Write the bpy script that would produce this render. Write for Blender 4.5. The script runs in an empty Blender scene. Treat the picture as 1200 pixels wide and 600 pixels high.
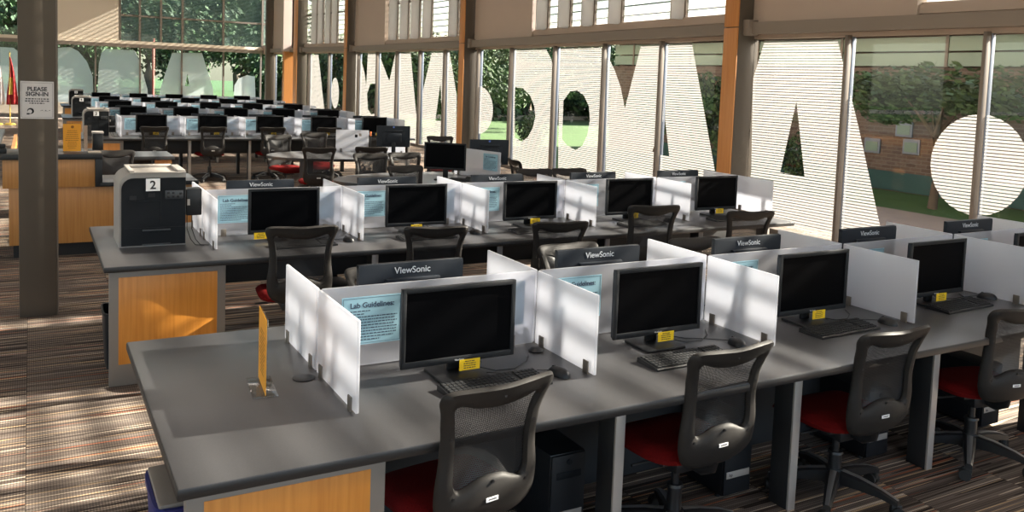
import bpy, bmesh, math, random
from mathutils import Vector, Matrix
PI = math.pi
R = math.radians
scene = bpy.context.scene
COL = scene.collection

# ---------------------------------------------------------------- camera
CAM_H = 1.9012
yaw, pitch, roll = 0.5162, 0.0784, 0.0381
fwd = Vector((math.sin(yaw)*math.cos(pitch), math.cos(yaw)*math.cos(pitch), -math.sin(pitch)))
rgt = Vector((math.cos(yaw), -math.sin(yaw), 0))
upv = rgt.cross(fwd)
r2 = rgt*math.cos(roll) + upv*math.sin(roll)
u2 = -rgt*math.sin(roll) + upv*math.cos(roll)
cam = bpy.data.cameras.new('camera')
cam.sensor_fit = 'HORIZONTAL'; cam.sensor_width = 36.0
cam.lens = 1014.28/1200*36.0
cam.shift_x = (600-609.24)/1200
cam.shift_y = (173.97-300)/1200
cam.clip_start = 0.05; cam.clip_end = 500
cam_ob = bpy.data.objects.new('camera', cam); COL.objects.link(cam_ob)
M = Matrix((r2, u2, -fwd)).transposed().to_4x4(); M.translation = Vector((0, 0, CAM_H))
cam_ob.matrix_world = M
scene.camera = cam_ob

# ---------------------------------------------------------------- light and exposure
SUN_AZ, SUN_EL = 95.5, 29.8
FILL_POWER = 27.0
SUN_STRENGTH, SKY_STRENGTH, EXPOSURE = 24.0, 0.30, 1.25
sd = Vector((math.sin(R(SUN_AZ))*math.cos(R(SUN_EL)), math.cos(R(SUN_AZ))*math.cos(R(SUN_EL)), math.sin(R(SUN_EL))))
sun = bpy.data.lights.new('sun', 'SUN'); sun.energy = SUN_STRENGTH; sun.angle = R(0.55); sun.color = (1.0, .95, .89)
so = bpy.data.objects.new('sun', sun); COL.objects.link(so)
so.rotation_euler = sd.to_track_quat('Z', 'Y').to_euler()
world = bpy.data.worlds.new('world'); scene.world = world; world.use_nodes = True
wn = world.node_tree; wn.nodes.clear()
sky = wn.nodes.new('ShaderNodeTexSky'); sky.sky_type = 'NISHITA'; sky.sun_disc = False
sky.sun_elevation = R(SUN_EL); sky.sun_rotation = R(SUN_AZ); sky.air_density = 1.0; sky.dust_density = 1.5
bg = wn.nodes.new('ShaderNodeBackground'); bg.inputs[1].default_value = SKY_STRENGTH
wo = wn.nodes.new('ShaderNodeOutputWorld')
wn.links.new(sky.outputs[0], bg.inputs[0]); wn.links.new(bg.outputs[0], wo.inputs[0])
# fill lights added out of view to brighten the hall, housings added below
FILL_POS = [(x, y) for y in (-3.0, 3.5, 10.0, 17.0, 24.0, 31.0) for x in (-5.0, .5, 5.5)]
for lx, ly in FILL_POS:
    al = bpy.data.lights.new('added_fill_light', 'AREA'); al.shape = 'RECTANGLE'; al.size = 2.4; al.size_y = 1.2
    al.energy = FILL_POWER; al.color = (1.0, .90, .80)
    lo_ = bpy.data.objects.new('added_fill_light', al); COL.objects.link(lo_); lo_.location = (lx, ly, 7.90)
scene.view_settings.view_transform = 'Standard'; scene.view_settings.look = 'None'
scene.view_settings.exposure = EXPOSURE; scene.view_settings.gamma = 1.0
scene.view_settings.use_curve_mapping = False
scene.cycles.max_bounces = 10; scene.cycles.transparent_max_bounces = 24
scene.cycles.transmission_bounces = 8; scene.cycles.diffuse_bounces = 5

# ---------------------------------------------------------------- materials
def mat(name, color=(.5, .5, .5), rough=.5, metal=0.0, spec=.5, noise=None, bump=None, emit=None):
    m = bpy.data.materials.new(name); m.use_nodes = True
    nt = m.node_tree; b = nt.nodes['Principled BSDF']
    b.inputs['Base Color'].default_value = (*color, 1); b.inputs['Roughness'].default_value = rough
    b.inputs['Metallic'].default_value = metal; b.inputs['Specular IOR Level'].default_value = spec
    if noise:
        sc, amt, stretch = noise
        tc = nt.nodes.new('ShaderNodeTexCoord'); mp = nt.nodes.new('ShaderNodeMapping'); nz = nt.nodes.new('ShaderNodeTexNoise')
        mp.inputs['Scale'].default_value = stretch; nz.inputs['Scale'].default_value = sc; nz.inputs['Detail'].default_value = 5
        mx = nt.nodes.new('ShaderNodeMix'); mx.data_type = 'RGBA'
        mx.inputs['A'].default_value = (*[c*(1-amt) for c in color], 1); mx.inputs['B'].default_value = (*[min(1, c*(1+amt)) for c in color], 1)
        nt.links.new(tc.outputs['Object'], mp.inputs[0]); nt.links.new(mp.outputs[0], nz.inputs[0])
        nt.links.new(nz.outputs[0], mx.inputs['Factor']); nt.links.new(mx.outputs['Result'], b.inputs['Base Color'])
        if bump:
            bp = nt.nodes.new('ShaderNodeBump'); bp.inputs['Strength'].default_value = bump; bp.inputs['Distance'].default_value = .01
            nt.links.new(nz.outputs[0], bp.inputs['Height']); nt.links.new(bp.outputs[0], b.inputs['Normal'])
    return m

def mth(nt, op, a, b=None, c=None):
    n = nt.nodes.new('ShaderNodeMath'); n.operation = op
    for i, v in enumerate((a, b, c)):
        if v is None: continue
        if isinstance(v, (int, float)): n.inputs[i].default_value = v
        else: nt.links.new(v, n.inputs[i])
    return n.outputs[0]

def carpet_mat():
    m = bpy.data.materials.new('striped_carpet'); m.use_nodes = True; nt = m.node_tree; b = nt.nodes['Principled BSDF']
    b.inputs['Roughness'].default_value = .95; b.inputs['Specular IOR Level'].default_value = .1
    geo = nt.nodes.new('ShaderNodeNewGeometry'); sp = nt.nodes.new('ShaderNodeSeparateXYZ'); nt.links.new(geo.outputs['Position'], sp.inputs[0])
    x, y = sp.outputs[0], sp.outputs[1]
    tile = mth(nt, 'FLOOR', mth(nt, 'DIVIDE', mth(nt, 'ADD', x, .03), .61))
    def band(fx, fy, off, sc=1.0, det=0):
        cb = nt.nodes.new('ShaderNodeCombineXYZ')
        nt.links.new(mth(nt, 'MULTIPLY', x, fx), cb.inputs[0])
        nt.links.new(mth(nt, 'MULTIPLY', y, fy), cb.inputs[1])
        nt.links.new(mth(nt, 'ADD', mth(nt, 'MULTIPLY', tile, 7.31), off), cb.inputs[2])
        nz = nt.nodes.new('ShaderNodeTexNoise'); nz.inputs['Scale'].default_value = sc; nz.inputs['Detail'].default_value = det
        nt.links.new(cb.outputs[0], nz.inputs[0]); return nz.outputs[0]
    def ramp(v, pts, mode='LINEAR'):
        r = nt.nodes.new('ShaderNodeValToRGB'); r.color_ramp.interpolation = mode
        el = r.color_ramp.elements
        while len(el) < len(pts): el.new(.5)
        for e, (p, c) in zip(el, pts): e.position = p; e.color = (*c, 1)
        nt.links.new(v, r.inputs[0]); return r.outputs[0]
    base = ramp(band(.5, 24, 1, det=3), [(.28, (.055, .042, .035)), (.45, (.105, .083, .07)), (.55, (.165, .135, .115)), (.72, (.235, .198, .17))])
    def lines(fy, off, lo, colr, prev):
        f = mth(nt, 'GREATER_THAN', band(1.1, fy, off), lo)
        mx = nt.nodes.new('ShaderNodeMix'); mx.data_type = 'RGBA'
        nt.links.new(f, mx.inputs['Factor']); nt.links.new(prev, mx.inputs['A']); mx.inputs['B'].default_value = (*colr, 1)
        return mx.outputs['Result']
    c = lines(62, 3, .705, (.50, .36, .22), base)
    c = lines(58, 9, .735, (.36, .13, .07), c)
    c = lines(66, 15, .715, (.55, .46, .36), c)
    c = lines(52, 21, .68, (.035, .026, .022), c)
    # weave and tile seam
    wv = mth(nt, 'MULTIPLY', mth(nt, 'ADD', mth(nt, 'SINE', mth(nt, 'MULTIPLY', x, 520)), 1.0), .5)
    wy = mth(nt, 'MULTIPLY', mth(nt, 'ADD', mth(nt, 'SINE', mth(nt, 'MULTIPLY', y, 430)), 1.0), .5)
    w = mth(nt, 'ADD', mth(nt, 'MULTIPLY', mth(nt, 'MULTIPLY', wv, wy), .75), .62)
    seam = mth(nt, 'GREATER_THAN', mth(nt, 'FRACT', mth(nt, 'DIVIDE', mth(nt, 'ADD', x, .03), .61)), .008)
    w = mth(nt, 'MULTIPLY', w, mth(nt, 'ADD', mth(nt, 'MULTIPLY', seam, .5), .5))
    mx = nt.nodes.new('ShaderNodeMix'); mx.data_type = 'RGBA'; mx.blend_type = 'MULTIPLY'; mx.inputs['Factor'].default_value = 1
    nt.links.new(c, mx.inputs['A']); cbw = nt.nodes.new('ShaderNodeCombineColor')
    for i in range(3): nt.links.new(w, cbw.inputs[i])
    nt.links.new(cbw.outputs[0], mx.inputs['B']); nt.links.new(mx.outputs['Result'], b.inputs['Base Color'])
    return m

def wood_mat(name, c1, c2, sc=1.0, axis=2, rough=.4):
    m = bpy.data.materials.new(name); m.use_nodes = True; nt = m.node_tree; b = nt.nodes['Principled BSDF']
    tc = nt.nodes.new('ShaderNodeTexCoord'); mp = nt.nodes.new('ShaderNodeMapping')
    s = [60*sc, 60*sc, 60*sc]; s[axis] = 2.2*sc; mp.inputs['Scale'].default_value = s
    nz = nt.nodes.new('ShaderNodeTexNoise'); nz.inputs['Scale'].default_value = 1; nz.inputs['Detail'].default_value = 4
    r = nt.nodes.new('ShaderNodeValToRGB'); r.color_ramp.elements[0].color = (*c1, 1); r.color_ramp.elements[1].color = (*c2, 1)
    r.color_ramp.elements[0].position = .3; r.color_ramp.elements[1].position = .7
    nt.links.new(tc.outputs['Object'], mp.inputs[0]); nt.links.new(mp.outputs[0], nz.inputs[0]); nt.links.new(nz.outputs[0], r.inputs[0])
    nt.links.new(r.outputs[0], b.inputs['Base Color']); b.inputs['Roughness'].default_value = rough
    return m

def frosted_mat(name='frosted_acrylic', clear=.34):
    m = bpy.data.materials.new(name); m.use_nodes = True; nt = m.node_tree; nt.nodes.clear()
    out = nt.nodes.new('ShaderNodeOutputMaterial')
    d = nt.nodes.new('ShaderNodeBsdfDiffuse'); d.inputs[0].default_value = (.70, .71, .75, 1)
    t = nt.nodes.new('ShaderNodeBsdfTranslucent'); t.inputs[0].default_value = (.54, .55, .59, 1)
    tr = nt.nodes.new('ShaderNodeBsdfTransparent'); tr.inputs[0].default_value = (.95, .96, 1, 1)
    g = nt.nodes.new('ShaderNodeBsdfGlossy'); g.inputs['Roughness'].default_value = .35; g.inputs[0].default_value = (.9, .9, .9, 1)
    m1 = nt.nodes.new('ShaderNodeMixShader'); m1.inputs[0].default_value = .36
    m2 = nt.nodes.new('ShaderNodeMixShader'); m2.inputs[0].default_value = clear
    m3 = nt.nodes.new('ShaderNodeMixShader'); m3.inputs[0].default_value = .05
    L = nt.links.new
    L(d.outputs[0], m1.inputs[1]); L(t.outputs[0], m1.inputs[2]); L(m1.outputs[0], m2.inputs[1]); L(tr.outputs[0], m2.inputs[2])
    L(m2.outputs[0], m3.inputs[1]); L(g.outputs[0], m3.inputs[2]); L(m3.outputs[0], out.inputs[0])
    return m

def stripe_film(name, pitch, duty, col=(.9, .9, .88), trans=.62, base=0.0):
    """film printed with fine horizontal white lines, clear between them"""
    m = bpy.data.materials.new(name); m.use_nodes = True; nt = m.node_tree; nt.nodes.clear(); L = nt.links.new
    out = nt.nodes.new('ShaderNodeOutputMaterial')
    geo = nt.nodes.new('ShaderNodeNewGeometry'); sp = nt.nodes.new('ShaderNodeSeparateXYZ'); L(geo.outputs['Position'], sp.inputs[0])
    f = mth(nt, 'LESS_THAN', mth(nt, 'FRACT', mth(nt, 'DIVIDE', mth(nt, 'ADD', sp.outputs[2], 3.0), pitch)), duty)
    if base: f = mth(nt, 'MAXIMUM', f, base)
    d = nt.nodes.new('ShaderNodeBsdfDiffuse'); d.inputs[0].default_value = (*col, 1)
    t = nt.nodes.new('ShaderNodeBsdfTranslucent'); t.inputs[0].default_value = (*col, 1)
    tr = nt.nodes.new('ShaderNodeBsdfTransparent')
    m1 = nt.nodes.new('ShaderNodeMixShader'); m1.inputs[0].default_value = trans
    m2 = nt.nodes.new('ShaderNodeMixShader')
    L(d.outputs[0], m1.inputs[1]); L(t.outputs[0], m1.inputs[2]); L(f, m2.inputs[0]); L(tr.outputs[0], m2.inputs[1]); L(m1.outputs[0], m2.inputs[2])
    L(m2.outputs[0], out.inputs[0]); return m

def glass_mat(name, tint, refl=.06, rough=.0):
    m = bpy.data.materials.new(name); m.use_nodes = True; nt = m.node_tree; nt.nodes.clear(); L = nt.links.new
    out = nt.nodes.new('ShaderNodeOutputMaterial')
    tr = nt.nodes.new('ShaderNodeBsdfTransparent'); tr.inputs[0].default_value = (*tint, 1)
    g = nt.nodes.new('ShaderNodeBsdfGlossy'); g.inputs['Roughness'].default_value = rough
    mx = nt.nodes.new('ShaderNodeMixShader'); mx.inputs[0].default_value = refl
    L(tr.outputs[0], mx.inputs[1]); L(g.outputs[0], mx.inputs[2]); L(mx.outputs[0], out.inputs[0]); return m

def mesh_fabric():
    m = bpy.data.materials.new('chair_mesh_fabric'); m.use_nodes = True; nt = m.node_tree; nt.nodes.clear(); L = nt.links.new
    out = nt.nodes.new('ShaderNodeOutputMaterial')
    tc = nt.nodes.new('ShaderNodeTexCoord'); sp = nt.nodes.new('ShaderNodeSeparateXYZ'); L(tc.outputs['Object'], sp.inputs[0])
    row = mth(nt, 'FLOOR', mth(nt, 'DIVIDE', sp.outputs[2], .006))
    sx = mth(nt, 'FRACT', mth(nt, 'ADD', mth(nt, 'DIVIDE', sp.outputs[0], .0055), mth(nt, 'MULTIPLY', row, .5)))
    sz = mth(nt, 'FRACT', mth(nt, 'DIVIDE', sp.outputs[2], .006))
    hole = mth(nt, 'MULTIPLY', mth(nt, 'GREATER_THAN', sx, .48), mth(nt, 'GREATER_THAN', sz, .35))
    d = nt.nodes.new('ShaderNodeBsdfDiffuse'); d.inputs[0].default_value = (.014, .014, .015, 1)
    g = nt.nodes.new('ShaderNodeBsdfGlossy'); g.inputs['Roughness'].default_value = .45; g.inputs[0].default_value = (.5, .5, .5, 1)
    dm = nt.nodes.new('ShaderNodeMixShader'); dm.inputs[0].default_value = .06; L(d.outputs[0], dm.inputs[1]); L(g.outputs[0], dm.inputs[2])
    tr = nt.nodes.new('ShaderNodeBsdfTransparent'); mx = nt.nodes.new('ShaderNodeMixShader')
    L(hole, mx.inputs[0]); L(dm.outputs[0], mx.inputs[1]); L(tr.outputs[0], mx.inputs[2]); L(mx.outputs[0], out.inputs[0]); return m

def brick_mat():
    m = bpy.data.materials.new('brown_brick'); m.use_nodes = True; nt = m.node_tree; b = nt.nodes['Principled BSDF']
    geo = nt.nodes.new('ShaderNodeNewGeometry'); sp = nt.nodes.new('ShaderNodeSeparateXYZ'); nt.links.new(geo.outputs['Position'], sp.inputs[0])
    cb = nt.nodes.new('ShaderNodeCombineXYZ'); nt.links.new(sp.outputs[1], cb.inputs[0]); nt.links.new(sp.outputs[2], cb.inputs[1])
    bt = nt.nodes.new('ShaderNodeTexBrick'); nt.links.new(cb.outputs[0], bt.inputs[0])
    bt.inputs['Scale'].default_value = 1; bt.inputs['Brick Width'].default_value = .24; bt.inputs['Row Height'].default_value = .08
    bt.inputs['Mortar Size'].default_value = .008
    bt.inputs['Color1'].default_value = (.10, .065, .05, 1); bt.inputs['Color2'].default_value = (.15, .10, .075, 1); bt.inputs['Mortar'].default_value = (.17, .14, .12, 1)
    nt.links.new(bt.outputs[0], b.inputs['Base Color']); b.inputs['Roughness'].default_value = .9; return m

MT = dict(
    carpet=carpet_mat(),
    laminate=mat('dark_grey_laminate', (.047, .047, .050), .32, noise=(220, .25, (1, 1, 1)), spec=.5),
    edge=mat('black_edge', (.012, .012, .013), .45),
    taupe=mat('taupe_metal', (.20, .175, .15), .5, noise=(3, .06, (1, 1, 1))),
    silver=mat('brushed_leg_metal', (.42, .385, .35), .42, metal=.3),
    legdark=mat('dark_leg_panel', (.014, .014, .015), .55),
    wood=wood_mat('honey_oak', (.52, .19, .022), (.64, .26, .04)),
    counterwood=wood_mat('tan_oak', (.42, .185, .05), (.52, .25, .075)),
    colwood=wood_mat('orange_oak_cladding', (.42, .165, .04), (.50, .21, .06)),
    frost=frosted_mat(), frostclear=frosted_mat('lightly_frosted_acrylic', .66),
    clip=mat('bronze_clip', (.16, .14, .12), .45, metal=.4),
    black=mat('black_plastic', (.009, .0095, .011), .42, spec=.35),
    bezel=mat('black_bezel', (.012, .013, .015), .5, spec=.3),
    backshell=mat('blue_black_back', (.008, .0115, .018), .5, spec=.3),
    screen=mat('dark_screen', (.0015, .0016, .0022), .4, spec=.04),
    greyplastic=mat('grey_plastic_logo', (.55, .57, .60), .5),
    chrome=mat('chrome', (.6, .6, .62), .2, metal=1.0),
    tag=mat('yellow_card', (.85, .56, .005), .6),
    ink=mat('ink', (.03, .03, .035), .8),
    inkblue=mat('blue_ink', (.03, .05, .09), .8),
    paperblue=mat('pale_blue_paper', (.27, .47, .57), .75),
    paperwhite=mat('white_paper', (.55, .53, .53), .8),
    frame=mat('charcoal_chair_frame', (.019, .0172, .016), .55, spec=.22, noise=(90, .1, (1, 1, 1))),
    shellgrey=mat('grey_chair_shell', (.16, .15, .14), .45),
    meshf=mesh_fabric(),
    redfab=mat('red_seat_fabric', (.115, .004, .004), .9, spec=.1, noise=(160, .3, (1, 1, 1)), bump=.3),
    baseblk=mat('black_base_nylon', (.010, .010, .011), .4),
    baseshine=mat('polished_arm', (.42, .42, .42), .3, metal=.8),
    rubber=mat('caster_rubber', (.012, .012, .012), .6),
    white=mat('white_sticker', (.8, .8, .8), .6),
    orange=mat('orange_card', (.85, .36, .02), .55),
    acrylic=glass_mat('clear_acrylic', (.93, .93, .93), .12, .05),
    blackprn=mat('printer_black', (.006, .0075, .010), .6, spec=.2),
    prngrey=mat('printer_light_grey', (.33, .305, .28), .55),
    prnpanel=mat('printer_panel_grey', (.035, .038, .042), .4),
    blue=mat('blue_bin_plastic', (.006, .012, .13), .5),
    whiteplastic=mat('white_plastic', (.7, .7, .7), .5),
    mullion=mat('light_bronze_aluminium', (.17, .14, .115), .5, metal=.2),
    mullionlite=mat('silver_mullion_face', (.22, .25, .31), .4, metal=.3),
    beam=mat('taupe_steel_beam', (.19, .155, .125), .55, noise=(2.5, .05, (1, 1, 1))),
    colsteel=mat('taupe_column_paint', (.075, .059, .043), .55, noise=(6, .06, (1, 1, 1))),
    wpanel=mat('taupe_wall_panel', (.40, .315, .255), .65, noise=(1.5, .04, (1, 1, 1))),
    cream=mat('cream_wall', (.70, .61, .50), .8),
    plaster=mat('warm_white_plaster', (.5, .47, .43), .9),
    glass=glass_mat('window_glass', (.80, .79, .75), .022),
    farglass=glass_mat('far_window_glass', (.74, .78, .76), .02),
    film=stripe_film('white_line_film', .037, .73, (.36,.35,.345), .30),
    clerefilm=stripe_film('clerestory_line_film', .037, .30, (.72,.71,.70), .55),
    farfilm=stripe_film('grey_dotted_film', .02, .7, (.62, .66, .64), .45, base=.35),
    fincol=mat('pale_grey_fin', (.50, .48, .46), .6),
    farstripe=stripe_film('far_clerestory_film', .045, .6, (.5, .55, .53), .4),
    brick=brick_mat(),
    bandglass=mat('pale_green_band', (.20, .28, .22), .3),
    bandglassdark=mat('teal_window_band', (.05, .10, .10), .15),
    grass=mat('grass', (.035, .085, .014), .95, noise=(1.2, .35, (1, 1, 1))),
    road=mat('pale_road', (.22, .21, .205), .9, noise=(.6, .08, (1, 1, 1))),
    paving=mat('tan_paving', (.22, .17, .135), .9, noise=(4, .12, (1, 1, 1))),
    kerb=mat('stone_kerb', (.42, .36, .28), .9),
    leaf=mat('leaves', (.022, .05, .014), .7, noise=(1.5, .6, (1, 1, 1))),
    leaf2=mat('light_leaves', (.05, .10, .028), .7, noise=(1.5, .5, (1, 1, 1))),
    bark=mat('bark', (.10, .075, .055), .95, noise=(12, .3, (1, 1, .2))),
    redflag=mat('red_flag', (.30, .012, .014), .8), goldflag=mat('gold', (.65, .45, .08), .5),
    whiteflag=mat('white_flag', (.75, .68, .68), .8), blueflag=mat('blue_canton', (.05, .07, .3), .8),
    cord=mat('black_cord', (.01, .01, .01), .5), whitecord=mat('white_cord', (.6, .6, .6), .5),
    peach=mat('peach_card', (.75, .55, .42), .8), logoblue=mat('blue_badge', (.10, .18, .60), .4),
    greyfar=mat('grey_cabinet', (.2, .2, .21), .6), pinkpole=mat('red_post', (.45, .10, .08), .6),
    tablegrey=mat('grey_speckled_table', (.10, .102, .108), .3, noise=(200, .2, (1, 1, 1))),
    carpaint=mat('dark_blue_car', (.03, .05, .10), .3), carred=mat('red_paint', (.4, .03, .03), .4),
)

# ---------------------------------------------------------------- mesh helpers
class MB:
    def __init__(s): s.bm = bmesh.new(); s.mi = 0
    def _post(s, geom_faces):
        for f in geom_faces: f.material_index = s.mi
    def box(s, x0, x1, y0, y1, z0, z1, bev=0.0, rot=None, seg=2):
        r = bmesh.ops.create_cube(s.bm, size=1)
        vs = r['verts']
        for v in vs: v.co = Vector(((x0+x1)/2+v.co.x*(x1-x0), (y0+y1)/2+v.co.y*(y1-y0), (z0+z1)/2+v.co.z*(z1-z0)))
        fs = set(f for v in vs for f in v.link_faces)
        if bev > 0:
            es = list(set(e for v in vs for e in v.link_edges))
            rr = bmesh.ops.bevel(s.bm, geom=es, offset=bev, segments=seg, affect='EDGES', profile=.5)
            vs = list(set(v for v in rr['verts']) | set(v for v in vs if v.is_valid))
            fs = set(f for v in vs for f in v.link_faces)
        for f in fs: f.material_index = s.mi
        if rot is not None: bmesh.ops.transform(s.bm, matrix=rot, verts=[v for v in vs if v.is_valid])
        return [v for v in vs if v.is_valid]
    def cyl(s, p0, p1, r0, r1=None, n=16, caps=True):
        if r1 is None: r1 = r0
        p0, p1 = Vector(p0), Vector(p1); d = (p1-p0)
        q = d.to_track_quat('Z', 'Y').to_matrix()
        a = [s.bm.verts.new(p0+q @ Vector((math.cos(2*PI*i/n)*r0, math.sin(2*PI*i/n)*r0, 0))) for i in range(n)]
        b = [s.bm.verts.new(p1+q @ Vector((math.cos(2*PI*i/n)*r1, math.sin(2*PI*i/n)*r1, 0))) for i in range(n)]
        fs = [s.bm.faces.new((a[i], a[(i+1) % n], b[(i+1) % n], b[i])) for i in range(n)]
        if caps: fs.append(s.bm.faces.new(list(reversed(a)))); fs.append(s.bm.faces.new(b))
        s._post(fs); return a+b
    def tube(s, pts, r, n=8):
        pts = [Vector(p) for p in pts]; rings = []
        up = Vector((0, 0, 1))
        for i, p in enumerate(pts):
            d = (pts[min(i+1, len(pts)-1)]-pts[max(i-1, 0)]).normalized()
            a = d.cross(up)
            if a.length < 1e-4: a = d.cross(Vector((1, 0, 0)))
            a.normalize(); b = d.cross(a)
            rr = r[i] if isinstance(r, (list, tuple)) else r
            rings.append([s.bm.verts.new(p+a*math.cos(2*PI*k/n)*rr+b*math.sin(2*PI*k/n)*rr) for k in range(n)])
        fs = []
        for A, B in zip(rings, rings[1:]):
            for k in range(n): fs.append(s.bm.faces.new((A[k], A[(k+1) % n], B[(k+1) % n], B[k])))
        fs.append(s.bm.faces.new(rings[0])); fs.append(s.bm.faces.new(list(reversed(rings[-1]))))
        s._post(fs)
    def prism(s, poly, a, b, axis='y'):
        """poly in the two other axes, extruded from a to b along axis"""
        def P(p, t):
            if axis == 'y': return Vector((p[0], t, p[1]))
            if axis == 'x': return Vector((t, p[0], p[1]))
            return Vector((p[0], p[1], t))
        A = [s.bm.verts.new(P(p, a)) for p in poly]; B = [s.bm.verts.new(P(p, b)) for p in poly]
        n = len(poly); fs = [s.bm.faces.new(A), s.bm.faces.new(list(reversed(B)))]
        for i in range(n): fs.append(s.bm.faces.new((A[(i+1) % n], A[i], B[i], B[(i+1) % n])))
        s._post(fs); return A+B
    def lathe(s, prof, n=24, c=(0, 0)):
        rings = []
        for r, z in prof: rings.append([s.bm.verts.new((c[0]+r*math.cos(2*PI*i/n), c[1]+r*math.sin(2*PI*i/n), z)) for i in range(n)])
        fs = []
        for A, B in zip(rings, rings[1:]):
            for i in range(n): fs.append(s.bm.faces.new((A[i], A[(i+1) % n], B[(i+1) % n], B[i])))
        fs.append(s.bm.faces.new(list(reversed(rings[0])))); fs.append(s.bm.faces.new(rings[-1])); s._post(fs)
    def quad(s, a, b, c, d):
        f = s.bm.faces.new([s.bm.verts.new(p) for p in (a, b, c, d)]); f.material_index = s.mi; return f
    def grid(s, fn, nu, nv):
        V = [[s.bm.verts.new(fn(i/nu, j/nv)) for j in range(nv+1)] for i in range(nu+1)]
        fs = [s.bm.faces.new((V[i][j], V[i+1][j], V[i+1][j+1], V[i][j+1])) for i in range(nu) for j in range(nv)]
        s._post(fs); return V
    def mesh(s, name, mats, smooth=None):
        me = bpy.data.meshes.new(name)
        bmesh.ops.recalc_face_normals(s.bm, faces=s.bm.faces[:])
        s.bm.to_mesh(me); s.bm.free()
        for m in (mats if isinstance(mats, (list, tuple)) else [mats]): me.materials.append(m)
        if smooth:
            for p in me.polygons: p.use_smooth = True
            me.set_sharp_from_angle(angle=R(smooth))
        return me

def obj(name, me, parent=None, loc=(0, 0, 0), rz=0.0):
    o = bpy.data.objects.new(name, me); COL.objects.link(o)
    o.location = loc; o.rotation_euler = (0, 0, rz)
    if parent is not None: o.parent = parent
    return o
def tag(o, label, cat, group=None):
    o['label'] = label; o['category'] = cat
    if group: o['group'] = group
    return o
def thing(name, label, cat, loc=(0, 0, 0), rz=0.0, group=None):
    o = bpy.data.objects.new(name, None); COL.objects.link(o); o.empty_display_size = .1
    o.location = loc; o.rotation_euler = (0, 0, rz)
    return tag(o, label, cat, group)
def struct(name, me, parent=None):
    o = obj(name, me, parent)
    if parent is None: o['kind'] = 'structure'
    return o
CH = {}
def kids(o): return [c for c in list(COL.objects) if c.parent == o]
def tree_of(o):
    if o.name not in CH: CH[o.name] = [(c, tree_of(c)) for c in kids(o)]
    return CH[o.name]
def dup(root, loc, rz, label, group=None, skip=()):
    r = root.copy(); COL.objects.link(r); r.location = loc; r.rotation_euler = (0, 0, rz)
    r['label'] = label
    if group: r['group'] = group
    def rec(src, dst):
        for c, sub in tree_of(src):
            if c.name.split('.')[0] in skip: continue
            k = c.copy(); COL.objects.link(k); k.parent = dst; rec(c, k)
    rec(root, r); return r

def text_mesh(s, size, name='lettering', extrude=.0004, align='CENTER', offset=0.0, sx=1.0):
    cu = bpy.data.curves.new('t', 'FONT'); cu.body = s; cu.size = size; cu.extrude = extrude; cu.align_x = align; cu.offset = offset
    o = bpy.data.objects.new('t', cu); COL.objects.link(o)
    dg = bpy.context.evaluated_depsgraph_get(); dg.update()
    me = bpy.data.meshes.new_from_object(o.evaluated_get(dg)); me.name = name
    bpy.data.objects.remove(o); bpy.data.curves.remove(cu)
    for v in me.vertices:   # stand it up: x stays, y becomes z, facing -Y
        x, y, z = v.co; v.co = (x*sx, -z, y)
    return me
def add_mesh_to(mb, me, M4=None, mi=0):
    n0 = len(mb.bm.verts); nf = len(mb.bm.faces)
    mb.bm.from_mesh(me); mb.bm.verts.ensure_lookup_table(); mb.bm.faces.ensure_lookup_table()
    if M4 is not None: bmesh.ops.transform(mb.bm, matrix=M4, verts=mb.bm.verts[n0:])
    for f in mb.bm.faces[nf:]: f.material_index = mi
def dashes(mb, x0, x1, z0, z1, rows, y, h, rnd, center=False, fill=.9):
    for i in range(rows):
        z = z1-(i+.5)*(z1-z0)/rows; x = x0; e = x1-(x1-x0)*rnd.uniform(0, 1-fill)
        if rnd.random() < .2: e = x0+(x1-x0)*rnd.uniform(.3, .7)
        if center: w = (x1-x0)*rnd.uniform(.5, .98); x = (x0+x1)/2-w/2; e = x+w
        while x < e:
            w = rnd.uniform(1.2, 4)*h; x2 = min(x+w, e)
            mb.quad((x, y, z-h/2), (x2, y, z-h/2), (x2, y, z+h/2), (x, y, z+h/2)); x = x2+h*.6
ORD = ['first', 'second', 'third', 'fourth', 'fifth', 'sixth', 'seventh', 'eighth']

# ================================================================ SETTING
PL = [(9.245, -1.0), (8.6, 9.0), (9.25, 18.9), (9.2, 27.6), (8.5, 37.0)]
def wall_x(y, off=0.0):
    for (x0, y0), (x1, y1) in zip(PL, PL[1:]):
        if y <= y1 or (x1, y1) == PL[-1]:
            return x0+(x1-x0)*(y-y0)/(y1-y0)-off
def wall_prism(mb, y0, y1, off0, off1, z0, z1):
    """block hugging the window wall between two y values; offsets are measured into the room"""
    ys = [y0]+[p[1] for p in PL if y0 < p[1] < y1]+[y1]
    for a, b in zip(ys, ys[1:]):
        P = [(wall_x(a, off0), a), (wall_x(b, off0), b), (wall_x(b, off1), b), (wall_x(a, off1), a)]
        mb.prism(P, z0, z1, 'z')
FY = 37.0            # far wall
mb = MB(); mb.box(-9, 9.6, -6.2, FY+.4, -.12, 0); struct('floor', mb.mesh('floor', MT['carpet']))
mb = MB(); mb.box(-9, 9.9, -6.2, FY+.4, 8.1, 8.3); struct('ceiling', mb.mesh('ceiling', MT['plaster']))
for lx, ly in FILL_POS:  # housings made up for the added fill lights
    mb = MB(); mb.box(lx-1.26, lx+1.26, ly-.66, ly+.66, 7.95, 8.1, .01); mb.box(lx-1.26, lx+1.26, ly-.66, ly-.62, 7.90, 7.96); mb.box(lx-1.26, lx+1.26, ly+.62, ly+.66, 7.90, 7.96)
    o = obj('fill_light_housing', mb.mesh('fill_light_housing', MT['prngrey'])); o['kind'] = 'structure'
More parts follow.
